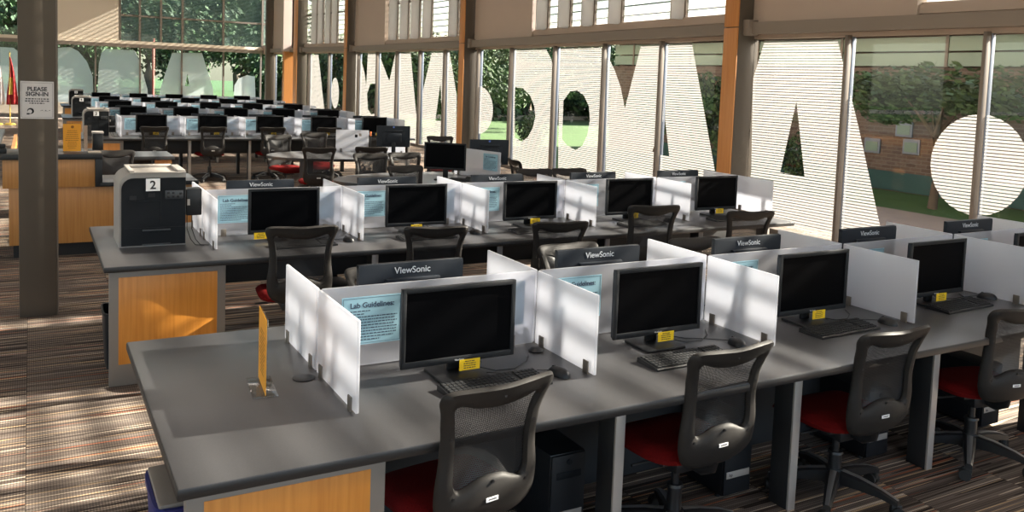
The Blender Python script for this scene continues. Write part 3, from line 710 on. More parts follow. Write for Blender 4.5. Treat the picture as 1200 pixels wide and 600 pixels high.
# ---- monitors
def make_monitor(label, w=.49, h=.31):
    t = thing('computer_monitor', label, 'monitor')
    z0 = .055; z1 = z0+h; b = .019
    mb = MB(); hw = w/2
    mb.box(-hw, hw, -.012, .0, z1-b, z1, .003); mb.box(-hw, hw, -.012, .0, z0, z0+b+.006, .003)
    mb.box(-hw, -hw+b, -.012, .0, z0, z1, .003); mb.box(hw-b, hw, -.012, .0, z0, z1, .003)
    obj('bezel', mb.mesh('bezel', MT['bezel'], 40), t)
    mb = MB(); mb.box(-hw+b-.002, hw-b+.002, -.006, .001, z0+b, z1-b+.002); obj('screen', mb.mesh('screen', MT['screen']), t)
    mb = MB(); mb.prism([(-.0005, z0+.002), (.012, z0+.01), (.014, z1-.02), (.011, z1-.002), (-.0005, z1-.002)], -hw+.003, hw-.003, 'x')
    mb.prism([(.012, z0+.02), (.028, z0+.06), (.028, z1-.13), (.013, z1-.09)], -.17, .17, 'x')
    mb.box(-.11, .11, .028, .052, z0+.07, z0+.2, .01); mb.box(-.125, .125, .012, .034, z0+h*.735, z0+h*.79, .004)
    hs = obj('housing', mb.mesh('housing', MT['backshell'], 35), t)
    me = text_mesh('ViewSonic', .040, 'brand_lettering', offset=.0003); me.materials.append(MT['greyplastic'])
    lo = obj('brand_lettering', me, hs, (0, .0150, z1-.046), PI)
    me = text_mesh('ViewSonic', .010, 'front_lettering'); me.materials.append(MT['greyplastic'])
    obj('front_lettering', me, t, (0, -.0125, z0+.008))
    mb = MB(); mb.box(-.03, .03, .030, .048, .012, z0+.12, .005); obj('stand_neck', mb.mesh('stand_neck', MT['black'], 40), t)
    mb = MB(); mb.tube([(.06, .045, .10), (.075, .05, .05), (.10, .03, .012), (.16, -.02, .0035), (.24, -.03, .0035), (.33, .03, .0035), (.38, .10, .0035)], .0022, 6)
    mb.tube([(.02, .05, .10), (.10, .06, .055), (.13, .05, .02), (.10, .02, .006), (.075, .05, .03), (.09, .06, .08)], .0018, 6)
    obj('cable', mb.mesh('cable', MT['cord'], 60), t)
    mb = MB(); mb.box(-.105, .105, -.085, .095, .0, .013, .005); obj('stand_base', mb.mesh('stand_base', MT['black'], 40), t)
    return t
def yellow_tag_on(m, seed, x=.0):
    rn = random.Random(seed); mb = MB(); mb.box(x-.045, x+.045, -.0145, -.0132, .018, .064)
    o = obj('yellow_card', mb.mesh('yellow_card', MT['tag']), m); o['label'] = 'small yellow card taped under the screen'
    mb = MB(); dashes(mb, x-.038, x+.038, .024, .06, 4, -.0149, .0035, rn, True); obj('printed_text', mb.mesh('printed_text', MT['ink']), o)

# ---- keyboard, mouse
def make_keyboard(label):
    t = thing('keyboard', label, 'keyboard')
    mb = MB(); mb.prism([(-.070, 0), (.070, 0), (.070, .020), (.062, .022), (-.066, .011), (-.070, .008)], -.215, .215, 'x'); obj('keyboard_case', mb.mesh('keyboard_case', MT['black'], 30), t)
    mb = MB()
    for r_ in range(6):
        y = .055-r_*.0205; z = .0215-(.062-y)*.086; x = -.205
        while x < .204:
            w = .0185
            if r_ == 5 and -.12 < x < -.11: w = .115
            if r_ == 5 and x < -.12: w = .026
            if not (.09 < x < .098 or .155 < x < .158): mb.box(x+.001, min(x+w, .206)-.001, y-.0088, y+.0088, z-.002, z+.005, .0012, seg=1)
            x += w
    obj('keys', mb.mesh('keys', mat('key_caps', (.012, .013, .015), .6, spec=.25), 30), t)
    mb = MB(); mb.tube([(.0, .07, .010), (.02, .12, .004), (-.02, .20, .004), (-.03, .27, .004)], .0022, 6); obj('cord', mb.mesh('cord', MT['cord'], 60), t)
    return t
def make_mouse(label):
    t = thing('computer_mouse', label, 'mouse')
    mb = MB(); N = 16
    V = [[mb.bm.verts.new((.031*math.cos(2*PI*i/N)*math.cos(v)**.8*(1-.12*math.sin(2*PI*i/N)), .054*math.sin(2*PI*i/N)*math.cos(v)**.7, .034*math.sin(v))) for i in range(N)] for v in (0, .3, .6, .9, 1.2, 1.45)]
    for A, B in zip(V, V[1:]):
        for i in range(N): mb.bm.faces.new((A[i], A[(i+1) % N], B[(i+1) % N], B[i]))
    mb.bm.faces.new(V[-1]); mb.bm.faces.new(list(reversed(V[0])))
    obj('mouse_shell', mb.mesh('mouse_shell', MT['black'], 60), t)
    mb = MB(); mb.cyl((-.004, .026, .026), (.004, .026, .026), .009, n=12); obj('scroll_wheel', mb.mesh('scroll_wheel', MT['rubber'], 40), t)
    mb = MB(); mb.tube([(0, .05, .008), (-.02, .09, .003), (-.08, .13, .003), (-.16, .17, .003), (-.22, .25, .003)], .002, 6); obj('cord', mb.mesh('cord', MT['cord'], 60), t)
    return t

# ---- dividers
ZT = 1.066; ZD = .735
def divider_mesh(L):
    mb = MB(); mb.box(0, L, -.006, .006, .006, ZT-ZD, .003); return mb.mesh('panel', MT['frostclear' if L > .9 else 'frost'], 40)
def clip_mesh():
    mb = MB(); mb.box(-.018, .018, -.012, -.0062, 0, .052, .001); mb.box(-.018, .018, .0062, .012, 0, .052, .001); mb.box(-.018, .018, -.012, .012, 0, .005); return mb.mesh('clip', MT['clip'], 40)
DM = {}; CLIP = clip_mesh()
def divider(L, p, rz, label, group, clips):
    k = round(L, 3)
    if k not in DM: DM[k] = divider_mesh(L)
    t = thing('desk_divider', label, 'divider', (p[0], p[1], ZD+.0005), rz, group)
    obj('panel', DM[k], t)
    for c in clips: obj('clip', CLIP, t, (c, 0, 0))
    return t
def notice_mesh():
    mb = MB(); mb.box(-.126, .126, -.0006, .0006, 0, .195); paper = mb.mesh('notice', MT['paperblue'])
    mb = MB(); y = -.0010
    tm = text_mesh('Lab Guidelines:', .030, 'tx', offset=.0006); add_mesh_to(mb, tm, Matrix.Translation((0, y, .150)))
    for a in (0,):
        mb.box(-.120, .120, y, y+.0004, .006, .0072); mb.box(-.120, .120, y, y+.0004, .188, .1892); mb.box(-.120, -.1188, y, y+.0004, .006, .189); mb.box(.1188, .120, y, y+.0004, .006, .189)
    dashes(mb, -.11, .11, .014, .142, 11, y-.0002, .0042, random.Random(4)); txt = mb.mesh('printed_text', MT['inkblue'])
    return paper, txt
NP, NT = notice_mesh()
def notice(p, rz, label, group):
    t = obj('notice_sheet', NP, None, p, rz); tag(t, label, 'notice', group); obj('printed_text', NT, t); return t

# ---- workbench
ROWN = ['nearest', 'second', 'third', 'fourth', 'fifth', 'sixth', 'rearmost']
W_ = .984
def bench(k, y0, y1, xl, xr, jx, legx, side_panels=True):
    nm = ROWN[k]
    where = ['with the orange sign on its left end', 'with large printer two on its left end', 'behind the reception counter', 'behind the third bench', 'fifth from the camera', 'sixth from the camera', 'under the far windows'][k]
    t = thing('workbench', 'long dark grey computer bench, %s row, %s' % (nm, where), 'workbench', (xl, y0, 0))
    L = xr-xl; D = y1-y0
    mb = MB(); mb.box(0, L, 0, D, .712, .735, .004); obj('tabletop', mb.mesh('tabletop', MT['laminate'], 40), t)
    mb = MB(); mb.box(-.003, L+.003, -.003, D+.003, .700, .7335, .006); obj('edge_band', mb.mesh('edge_band', MT['edge'], 40), t)
    ends = [(0.03, jx-xl+.015)]
    for a, b in ends:
        for yy, s in ((.085, -1), (D-.085, 1)):
            if s == 1: a = a+.2
            mb = MB(); mb.box(a, b, yy-.02, yy+.02, 0, .700, .003); e = obj('end_panel', mb.mesh('end_panel', MT['taupe'], 40), t)
            mb = MB(); y_ = yy+s*.022; mb.box(a+.05, b-.05, min(y_, y_-s*.004), max(y_, y_-s*.004), .13, .655, .001); w = obj('wood_inset', mb.mesh('wood_inset', MT['wood'], 40), e); w['label'] = 'honey oak inset'
    lg = MB(); lg.box(-.0225, .0225, 0, .012, 0, .700, .002); lg.mi = 1; lg.box(-.022, .022, .012, .12, 0, .700, .002); lm = lg.mesh('leg', [MT['silver'], MT['legdark']], 40)
    for x in legx:
        obj('leg', lm, t, (x-xl, .205, 0)); obj('leg', lm, t, (x-xl, D-.205, 0), PI)
    mb = MB(); mb.box(jx-xl+.02, L-.08, D*.48, D*.56, .42, .66, .006); obj('cable_tray', mb.mesh('cable_tray', MT['legdark'], 40), t)
    if k == 0:
        mb = MB(); mb.box(jx-xl+.02, L-.3, D*.50, D*.52, .05, .42); obj('under_bench_shade', mb.mesh('under_bench_shade', MT['legdark'], 40), t)  # dark sheet added to deepen the shade under the nearest bench
    return t

# ================================================================ FURNITURE
chair = make_chair('x'); chair_first = [False]
def put_chair(x, y, az, label, group=None, dz=0.0, skip=()):
    """az: facing direction, degrees from +Y towards +X"""
    c = place(chair, chair_first, (x, y, 0), R(-az), label, group, skip)
    a = BSPIN.uniform(0, 6)
    for ch in COL_children(c):
        n = ch.name.split('.')[0]
        if n == 'star_base': ch.rotation_euler = (0, 0, a)
        elif dz and n != 'gas_column': ch.location.z += dz
        elif dz: ch.scale.z = 1+dz/.36*1.2
    return c
def COL_children(o): return [c for c in o.children]
monN = make_monitor('x'); monN_first = [False]; monitor_tree_names = None
def put_mon(x, y, rz, label, group=None, tagx=None, z=ZD+.0005, skip=(), dz=0.0):
    m = place(monN, monN_first, (x, y, z), rz, label, group, skip)
    if dz:
        for ch in m.children:
            if ch.name.split('.')[0] not in ('stand_base', 'stand_neck'): ch.location.z += dz
            elif ch.name.split('.')[0] == 'stand_neck': ch.scale.z = 1+dz/.17
    if tagx is not None: TAGS.append((m, tagx))
    return m
TAGS = []
kb = make_keyboard('x'); kb_first = [False]
ms = make_mouse('x'); ms_first = [False]
for p_ in (chair, monN, kb, ms):
    tree_of(p_)
    def warm(o):
        for c, s in tree_of(o): warm(c)
    warm(p_)
bpy.context.view_layer.update()
def junction_set(k, jx, yS, n, front_eq, far=True, notices=True):
    nm = ROWN[k]
    for i in range(n+1):
        x = jx+i*W_
        pos = 'left end' if i == 0 else ('right end' if i == n else None)
        if pos: l = 'frosted side divider at the %s of the %s bench' % (pos, nm)
        else: l = 'frosted side divider, %s from the left, on the %s bench' % (ORD[i], nm)
        divider(.466, (x, yS-.009), -PI/2, l+', near half', 'side dividers of the %s bench' % nm, (.06, .41))
        if far: divider(.466, (x, yS+.009), PI/2, l+', far half', 'side dividers of the %s bench' % nm, (.06, .41))
        if i < n:
            divider(W_-.024, (x+.012, yS), 0, 'frosted centre divider behind the %s near monitor of the %s bench' % (ORD[i], nm), 'centre dividers of the %s bench' % nm, (.12, W_-.14))
            if notices:
                notice((x+.216, yS-.0075, .828), 0, 'pale blue lab guidelines sheet left of the %s near monitor, %s bench' % (ORD[i], nm), 'guideline sheets on the %s bench' % nm)
                notice((x+.80, yS+.0075, .828), PI, 'blue guidelines sheet showing through the divider right of %s monitor, %s bench' % (ORD[i], nm), 'guideline sheets facing the far side, %s bench' % nm)

# nearest bench
Y0 = 2.46; YS = 3.24; JX = .969
bench(0, Y0, 3.92, .35, 5.93, JX, [JX+.984*i+.065 for i in range(1, 5)]+[5.82])
junction_set(0, JX, YS, 5, True)
nearpos = ['leftmost', 'second from left', 'third from left', 'fourth from left', 'rightmost']
for i in range(5):
    c = JX+.49+i*W_
    put_mon(c-.0, 3.0, 0, 'black monitor facing us on the nearest bench, %s' % nearpos[i], 'monitors facing us on the nearest bench', .045)
    put_mon(c-.02, 3.45, PI, 'black monitor seen from behind on the nearest bench, %s' % nearpos[i], 'monitors facing away on the nearest bench')
    if i < 4:
        kx = (1.535, 2.44, 3.46, 4.50)[i]; ky = (2.82, 2.78, 2.84, 2.90)[i]
        place(kb, kb_first, (kx, ky, ZD+.0005), R((3, 0, 2, 3)[i]), 'black keyboard below the %s monitor on the nearest bench' % ('leftmost', 'second', 'third', 'fourth')[i], 'keyboards on the nearest bench')
        mx, my = ((1.83, 2.84), (2.80, 2.86), (3.80, 2.83), (4.86, 2.97))[i]
        place(ms, ms_first, (mx, my, ZD+.0005), R((20, 0, 10, 30)[i]), 'black mouse right of the %s keyboard on the nearest bench' % ORD[i], 'mice on the nearest bench')
c1 = [(1.27, 2.65, -8, -.03), (2.33, 2.69, -3, -.02), (3.29, 2.68, 1, -.055), (4.30, 2.66, 12, -.05), (5.35, 2.62, 3, -.03)]
for i, (x, y, a, dz) in enumerate(c1):
    put_chair(x, y, a, 'red seated mesh office chair, near side of the nearest bench, %s' % nearpos[i], 'chairs on the near side of the nearest bench', dz)
for i, (x, y, a, dz) in enumerate([(1.62, 4.04, 186, -.06), (2.86, 4.10, 178, -.02), (3.80, 4.05, 183, -.03)]):
    put_chair(x, y, a, 'office chair facing us behind the nearest bench, %s' % ('left', 'middle', 'right')[i], 'chairs on the far side of the nearest bench', dz)
# second bench
Y0 = 5.44; YS = 6.218; JX = 1.0385
bench(1, Y0, 6.87, .366, 5.93, JX, [JX+.984*i+.06 for i in range(1, 5)]+[5.82])
junction_set(1, JX, YS, 5, True)
for i in range(5):
    c = JX+.485+i*W_
    put_mon(c, 5.95, 0, 'black monitor facing us on the second bench, %s' % nearpos[i], 'monitors facing us on the second bench', (-.16, .0, .045, .05, .04)[i])
    if i != 5: put_mon(c-.05, 6.44, PI, 'black monitor seen from behind on the second bench, %s' % nearpos[i], 'monitors facing away on the second bench')
    kx = (1.60, 2.50, 3.42, 4.45, 5.42)[i]
    dup(kb, (kx, 5.72, ZD+.0005), R(2), 'black keyboard below the %s monitor on the second bench' % ORD[i], 'keyboards on the second bench')
    mx = (1.93, 2.92, 3.85, 4.78, 5.80)[i]
    dup(ms, (mx, 5.78, ZD+.0005), R(20), 'black mouse beside the %s keyboard on the second bench' % ORD[i], 'mice on the second bench')
for i, (x, y, a, dz) in enumerate([(1.47, 5.46, 6, .03), (2.42, 5.52, 12, -.03), (3.38, 5.50, 10, -.04), (4.22, 5.48, 12, .05), (5.26, 5.50, 14, -.04)]):
    put_chair(x, y, a, 'mesh back office chair at the near side of the second bench, %s' % nearpos[i], 'chairs on the near side of the second bench', dz)
# rear benches
for k, y0 in enumerate((15.1, 18.05, 21.0, 24.0, 27.0)):
    k += 2; JX = 1.28; yS = y0+.78; nm = ROWN[k]
    bench(k, y0, y0+1.45, (.66, 1.0, .6, 1.0, .75)[k-2], 6.3, JX, [JX+.984*i+.06 for i in range(0 if k > 6 else 1, 6)])
    junction_set(k, JX, yS, 5, True, far=(k < 4), notices=True)
    for i in range(5):
        c = JX+.49+i*W_
        put_mon(c, y0+.6, 0, 'black monitor facing us on the %s bench, %s' % (nm, nearpos[i]), 'monitors facing us on the %s bench' % nm, .07 if k < 3 else None, skip=('front_lettering', 'cable'))
        if k < 5: put_mon(c-.04, y0+1.02, PI, 'black monitor turned away on the %s bench, %s' % (nm, nearpos[i]), 'monitors facing away on the %s bench' % nm, skip=('front_lettering',))
for i, (x, a) in enumerate([(1.76, 4), (2.64, -2), (3.64, 2), (4.66, 8)]):
    put_chair(x, 15.28, a, 'mesh back chair tucked under the third bench behind the counter, %s' % nearpos[i], 'chairs on the near side of the third bench')
for i in range(4):
    dup(kb, (1.77+i*.984, 15.42, ZD+.0005), 0, 'keyboard below the %s monitor on the third bench' % ORD[i], 'keyboards on the third bench')

# cards taped to the monitors
rn = random.Random(8)
card = MB(); card.box(-.045, .045, -.0145, -.0132, .020, .064); cardm = card.mesh('yellow_card', MT['tag'])
cm_ = MB(); dashes(cm_, -.038, .038, .025, .060, 4, -.0149, .0035, rn, True); cmt = cm_.mesh('printed_text', MT['ink'])
for m, x in TAGS:
    o = obj('yellow_card', cardm, m, (x, 0, 0)); o['label'] = 'small yellow card taped below the screen'; obj('printed_text', cmt, o)

# ---- tower computers under the nearest bench
def tower_proto():
    t = thing('tower_computer', 'black tower computer with a silver label under the nearest bench, left', 'computer', (1.93, 2.90, 0))
    mb = MB(); mb.box(-.085, .085, 0, .40, .015, .375, .006); obj('case', mb.mesh('case', MT['black'], 40), t)
    mb = MB(); mb.box(-.082, .082, -.012, .0, .02, .37, .004); f = obj('front_bezel', mb.mesh('front_bezel', MT['bezel'], 40), t)
    mb = MB(); mb.box(-.07, .07, -.015, -.012, .10, .132, .001); q = obj('label_strip', mb.mesh('label_strip', MT['silver'], 40), f)
    me = text_mesh('hp', .022, 'lettering'); me.materials.append(MT['ink']); obj('lettering', me, q, (-.045, -.0155, .109))
    mb = MB(); mb.box(-.06, .06, -.015, -.011, .27, .30, .002); mb.cyl((0, -.012, .34), (0, -.017, .34), .012, n=14); obj('drive_slot', mb.mesh('drive_slot', MT['blackprn'], 40), f)
    for x in (-.07, .07):
        for y in (.04, .36):
            m2 = MB(); m2.cyl((x, y, 0), (x, y, .016), .012, n=10); obj('foot', m2.mesh('foot', MT['rubber'], 40), t)
    return t
tw = tower_proto()
def warm(o):
    for c, s in tree_of(o): warm(c)
warm(tw)
for x, y, l in ((2.86, 2.88, 'second along under the nearest bench'), (3.84, 2.88, 'third along under the nearest bench'), (4.82, 2.88, 'fourth along under the nearest bench'),
                (1.95, 5.86, 'left under the second bench'), (3.92, 5.86, 'middle under the second bench'), (4.9, 5.86, 'right under the second bench')):
    dup(tw, (x, y, 0), 0, 'black tower computer '+l, 'tower computers under the benches')
tw['group'] = 'tower computers under the benches'

# ---- printers
def make_printer(num, p, s, label, extras=True):
    t = thing('laser_printer', label, 'printer', p)
    w, h, d = .40*s, .478*s, .42*s; r_ = .085*s
    def prof(i, top, rr):
        P = [(-w/2+i, i), (w/2-i*.3, i), (w/2-i*.3, top)]
        for k in range(7):
            a = PI/2+k*PI/12; P.append((-w/2+i+rr+rr*math.cos(a), top-rr+rr*math.sin(a)))
        return P
    mb = MB(); mb.prism(prof(0, h, r_), .012, d, 'y'); obj('body_shell', mb.mesh('body_shell', MT['prngrey'], 35), t)
    mb = MB(); mb.prism(prof(.012*s, h-.03*s, r_*.85), -.008, .013, 'y'); f = obj('front_cover', mb.mesh('front_cover', MT['blackprn'], 35), t)
    mb = MB(); x = .045*s
    mb.box(x, x+.002, -.0095, -.0078, .16*s, .36*s); mb.box(-w/2+.03*s, w/2-.01*s, -.0095, -.0078, .125*s, .127*s); mb.box(-w/2+.05*s, x, -.0095, -.0078, .30*s, .3015*s)
    mb.box(-w/2+.06*s, -w/2+.10*s, -.0105, -.0078, .31*s, .335*s); mb.box(-w/2+.17*s, -w/2+.21*s, -.0105, -.0078, .325*s, .35*s)
    obj('seams', mb.mesh('seams', MT['black']), f)
    for z in (.105, .012):
        mb = MB(); mb.box(-.065*s, .105*s, -.018, -.006, (z)*s, (z+.010)*s, .003); obj('tray_handle', mb.mesh('tray_handle', MT['prnpanel'], 40), f)
    mb = MB(); mb.box(.07*s, .18*s, -.012, -.007, .31*s, .365*s, .002); cp = obj('control_panel', mb.mesh('control_panel', MT['prnpanel'], 40), t)
    for bx, bz in ((.09, .35), (.12, .35), (.09, .325), (.12, .325), (.15, .325), (.165, .345)):
        mb = MB(); mb.box((bx-.008)*s, (bx+.008)*s, -.0135, -.011, (bz-.007)*s, (bz+.007)*s, .001); obj('button', mb.mesh('button', MT['black'], 40), cp)
    mb = MB(); zt = h
    mb.box(-w/2+.06*s, w/2, .0, d*.12, zt, zt+.006*s, .004); mb.box(-w/2+.06*s, -w/2+.09*s, .02, d, zt, zt+.016*s, .005); mb.box(w/2-.05*s, w/2, .02, d, zt, zt+.018*s, .005); mb.box(-w/2+.06*s, w/2, d*.85, d, zt, zt+.018*s, .005)
    obj('output_tray', mb.mesh('output_tray', MT['prngrey'], 40), t)
    if num:
        mb = MB(); mb.box(-.045*s, .040*s, -.0105, -.0082, .365*s, .445*s); st = obj('number_sticker', mb.mesh('number_sticker', MT['white']), t)
        me = text_mesh(num, .075*s, 'number', offset=.0015*s); me.materials.append(MT['ink']); obj('number', me, st, (-.003*s, -.0111, .379*s))
    return t
P2 = make_printer('2', (.688, 5.985, ZD+.001), 1.0, 'large black laser printer marked 2 on the left end of the second bench')
P3 = make_printer('3', (.925, 15.50, ZD+.001), .92, 'black laser printer marked 3 on the left end of the third bench')
make_printer('4', (.98, 21.3, ZD+.001), .93, 'black laser printer marked 4, far behind printer 3')
make_printer('5', (1.12, 27.3, ZD+.001), .9, 'small looking black printer marked 5 on the rearmost bench')
def reader(prn, x, s):
    mb = MB(); mb.box(x, x+.098*s, .02, .11*s, .19*s, .37*s, .008); t = obj('card_reader', mb.mesh('card_reader', MT['black'], 40), prn); t['label'] = 'black card reader box hung on the right side'
    mb = MB(); mb.box(x+.006, x+.022*s, .016, .021, .26*s, .30*s); obj('reader_slot', mb.mesh('reader_slot', MT['prngrey'], 40), t)
    for dx in (.01, .04):
        mb = MB(); mb.tube([(x+dx, .05, .20*s), (x+dx-.002, .04, .10), (x+dx+.02, .02, .03), (x+dx+.04, -.04, .004), (x+dx+.09, -.07, .004)], .0028, 6); obj('cord', mb.mesh('cord', MT['cord'], 60), t)
reader(P2, .205, 1.0); reader(P3, .19, .92)

# ---- sign holder, grommet, bins on and by the nearest bench
t = thing('sign_holder', 'clear acrylic holder with an orange sheet standing on the nearest bench', 'sign holder', (.738, 3.16, ZD+.001), R(84))
mb = MB(); mb.box(-.11, .11, -.045, .045, 0, .004, .001); obj('acrylic_foot', mb.mesh('acrylic_foot', MT['acrylic'], 40), t)
mb = MB(); mb.box(-.11, .11, -.006, -.002, .004, .285, .001); obj('acrylic_front', mb.mesh('acrylic_front', MT['acrylic'], 40), t)
mb = MB(); mb.box(-.106, .106, -.001, .0005, .006, .280); o = obj('orange_sheet', mb.mesh('orange_sheet', MT['orange']), t)
mb = MB(); dashes(mb, -.08, .08, .05, .22, 13, -.0014, .005, random.Random(9), True); mb.cyl((0, -.0012, .245), (0, -.0016, .245), .016, n=16)
for v in mb.bm.verts: pass
obj('printed_text', mb.mesh('printed_text', mat('brown_ink', (.28, .10, .01), .7)), o)
mb = MB(); dashes(mb, -.08, .08, .05, .22, 13, .0010, .005, random.Random(9), True); obj('reverse_text', mb.mesh('reverse_text', bpy.data.materials['brown_ink']), o)
mb = MB(); mb.lathe([(.041, 0), (.043, .003), (.038, .005), (.012, .006)], 28); tag(obj('cable_grommet', mb.mesh('cable_grommet', MT['black'], 40), None, (.905, 3.20, ZD)), 'round black cable grommet in the nearest bench beside the frosted end divider', 'grommet')
mb = MB(); mb.lathe([(.030, 0), (.034, .005), (.02, .018), (.008, .02)], 20); tag(obj('cable_grommet', mb.mesh('cable_grommet', MT['black'], 40), None, (1.90, 3.14, ZD+.0005)), 'small black cable knob at the foot of the divider beside the leftmost mouse', 'grommet')
def bin_(name, p, w, d, h, m, label, handle=None):
    t = thing(name, label, 'bin', p)
    mb = MB(); bm = mb.bm; lv = [(.86, 0), (1, h*.96), (1.05, h*.96), (1.05, h), (.96, h), (.82, .02)]
    rings = []
    for s, z in lv:
        row = []
        for i in range(32):
            a = 2*PI*i/32; cx_, cy_ = math.cos(a), math.sin(a); e = .35
            row.append(bm.verts.new((w/2*s*abs(cx_)**e*(1 if cx_ > 0 else -1), d/2*s*abs(cy_)**e*(1 if cy_ > 0 else -1), z)))
        rings.append(row)
    for A, B in zip(rings, rings[1:]):
        for i in range(32): bm.faces.new((A[i], A[(i+1) % 32], B[(i+1) % 32], B[i]))
    bm.faces.new(list(reversed(rings[0]))); bm.faces.new(rings[-1])
    obj('bin_body', mb.mesh('bin_body', m, 40), t)
    if handle:
        mb = MB(); mb.box(-w*.47, w*.47, -d*.46, d*.46, h-.012, h+.012, .008); obj('lid', mb.mesh('lid', handle, 40), t)
        mb = MB(); mb.box(-w*.3, w*.3, -d*.58, -d*.5, h*.84, h*.9, .006); obj('handle', mb.mesh('handle', handle, 40), t)
    return t
bin_('recycling_bin', (.47, 3.0, 0), .26, .34, .50, MT['blue'], 'blue plastic recycling bin beside the left end of the nearest bench', MT['taupe'])
bin_('waste_bin', (.50, 5.96, 0), .22, .30, .36, MT['black'], 'black waste bin beside the oak end panel of the second bench')

# ---- sheet on the column
t = thing('wall_notice', 'white PLEASE SIGN-IN notice on the left steel column', 'notice', (.044, 7.287, 1.485))
mb = MB(); mb.box(-.108, .108, -.0012, .0, 0, .275); obj('sheet', mb.mesh('sheet', MT['paperwhite']), t)
mb = MB()
for a, (s_, z) in enumerate((('PLEASE', .205), ('SIGN-IN', .168))): add_mesh_to(mb, text_mesh(s_, .041, 'a', offset=.0014), Matrix.Translation((0, -.0016, z)))
y = -.0017
for (x0, x1, z0, z1) in ((-.1, .1, .262, .2635), (-.1, .1, .010, .0115), (-.1, -.0985, .01, .263), (.0985, .1, .01, .263)): mb.box(x0, x1, y, y+.0004, z0, z1)
rr = random.Random(12)
for z, w in ((.142, .075), (.126, .078), (.110, .05)): 
    x = -w
    while x < w: ww = rr.uniform(.006, .02); mb.box(x, min(x+ww, w), y, y+.0004, z, z+.008); x += ww+.005
x = .01
for i in range(9): mb.box(.02+i*.008, .026+i*.008, y, y+.0004, .058+.002*math.sin(i), .061+.004*math.sin(i*2))
for i in range(22):
    a = 2*PI*i/22; r0 = .018
    if i not in (12, 13, 14): mb.cyl((-.045+r0*math.cos(a), y, .055+r0*math.sin(a)), (-.045+r0*math.cos(a), y+.0004, .055+r0*math.sin(a)), .0045+.0025*math.cos(a-.6), n=8)
mb.box(-.068, -.05, y, y+.0004, .030, .042)
obj('printed_text', mb.mesh('printed_text', MT['ink']), t)

# ---- reception counter
t = thing('reception_counter', 'tan oak reception counter with black top behind the steel column', 'counter', (0, 9.5, 0))
mb = MB(); mb.box(-.30, .62, -.03, .62, .965, 1.015, .004); mb.box(-.95, -.29, -.03, 3.6, .965, 1.015, .004); obj('counter_top', mb.mesh('counter_top', MT['edge'], 40), t)
mb = MB(); mb.box(-.29, .61, -.02, .61, 1.014, 1.018, .001); mb.box(-.94, -.29, -.02, 3.55, 1.014, 1.018, .001); obj('counter_surface', mb.mesh('counter_surface', MT['laminate'], 40), t)
mb = MB(); mb.box(-.235, .58, .0, .05, .69, .965, .002); obj('upper_fascia', mb.mesh('upper_fascia', MT['counterwood'], 40), t)
mb = MB(); mb.box(.555, .62, -.025, .60, .69, .966, .002); obj('end_cap', mb.mesh('end_cap', MT['edge'], 40), t)
mb = MB(); mb.box(-.185, .775, .03, .07, .13, .69, .002); mb.box(.779, 1.48, .03, .07, .13, .69, .002); mb.box(-.185, -.15, .07, 3.4, .13, .96); mb.box(1.44, 1.48, .07, .62, .13, .69); obj('front_panel', mb.mesh('front_panel', MT['counterwood'], 40), t)
mb = MB(); mb.box(-.15, 1.44, .09, .12, 0, .13); obj('toe_kick', mb.mesh('toe_kick', MT['edge'], 40), t)
mb = MB(); mb.box(.60, 1.53, -.03, .62, .69, .73, .003); obj('lower_top', mb.mesh('lower_top', MT['edge'], 40), t)
mb = MB(); mb.box(.622, 1.525, -.025, .615, .729, .733, .001); obj('lower_surface', mb.mesh('lower_surface', MT['tablegrey'], 40), t)
t = thing('return_desk', 'low black desk with oak leg behind the reception counter', 'desk', (.7, 11.95, 0))
mb = MB(); mb.box(0, .93, 0, .75, .70, .745, .003); obj('desk_top', mb.mesh('desk_top', MT['edge'], 40), t)
mb = MB(); mb.box(.005, .925, .005, .745, .744, .748); obj('desk_surface', mb.mesh('desk_surface', MT['tablegrey'], 40), t)
mb = MB(); mb.box(.70, .86, .04, .08, 0, .70); mb.box(.86, .90, .04, .7, 0, .70); obj('oak_leg', mb.mesh('oak_leg', MT['counterwood'], 40), t)
mb = MB(); mb.box(.02, .70, .5, .54, 0, .70); obj('back_panel', mb.mesh('back_panel', MT['legdark'], 40), t)
ZC = 1.0185
t = thing('sign_holder', 'orange sheet in an acrylic holder on the reception counter', 'sign holder', (.365, 9.72, ZC), R(-4))
mb = MB(); mb.box(-.085, .085, -.02, .03, 0, .004); mb.box(-.085, .085, -.005, -.002, .004, .285); obj('acrylic_stand', mb.mesh('acrylic_stand', MT['acrylic'], 40), t)
mb = MB(); mb.box(-.083, .075, -.008, -.0055, .006, .28); o = obj('orange_sheet', mb.mesh('orange_sheet', MT['orange']), t)
mb = MB(); dashes(mb, -.065, .06, .03, .22, 10, -.0090, .005, random.Random(3), True, 1); mb.cyl((0, -.0082, .25), (0, -.009, .25), .014, n=14); obj('printed_text', mb.mesh('printed_text', bpy.data.materials['brown_ink']), o)
t = thing('leaflet_holder', 'clear leaflet holder with pale papers beside the orange sign on the counter', 'leaflet holder', (.50, 9.75, ZC))
mb = MB(); mb.box(-.035, .035, -.03, -.027, 0, .27); mb.box(-.035, .035, .027, .03, 0, .27); mb.box(-.035, .035, -.03, .03, 0, .004); obj('acrylic_case', mb.mesh('acrylic_case', MT['acrylic'], 40), t)
mb = MB(); mb.box(-.030, .0, -.022, .02, .004, .26); obj('leaflets', mb.mesh('leaflets', MT['peach']), t)
t = thing('desk_phone', 'small black box with a pale lid on the reception counter', 'box', (.585, 9.95, ZC)); t.name = 'small_box'
mb = MB(); mb.box(-.03, .07, -.06, .06, 0, .17, .004); obj('box_body', mb.mesh('box_body', MT['black'], 40), t)
mb = MB(); mb.box(-.035, .075, -.065, .065, .17, .19, .003); obj('lid', mb.mesh('lid', MT['prngrey'], 40), t)
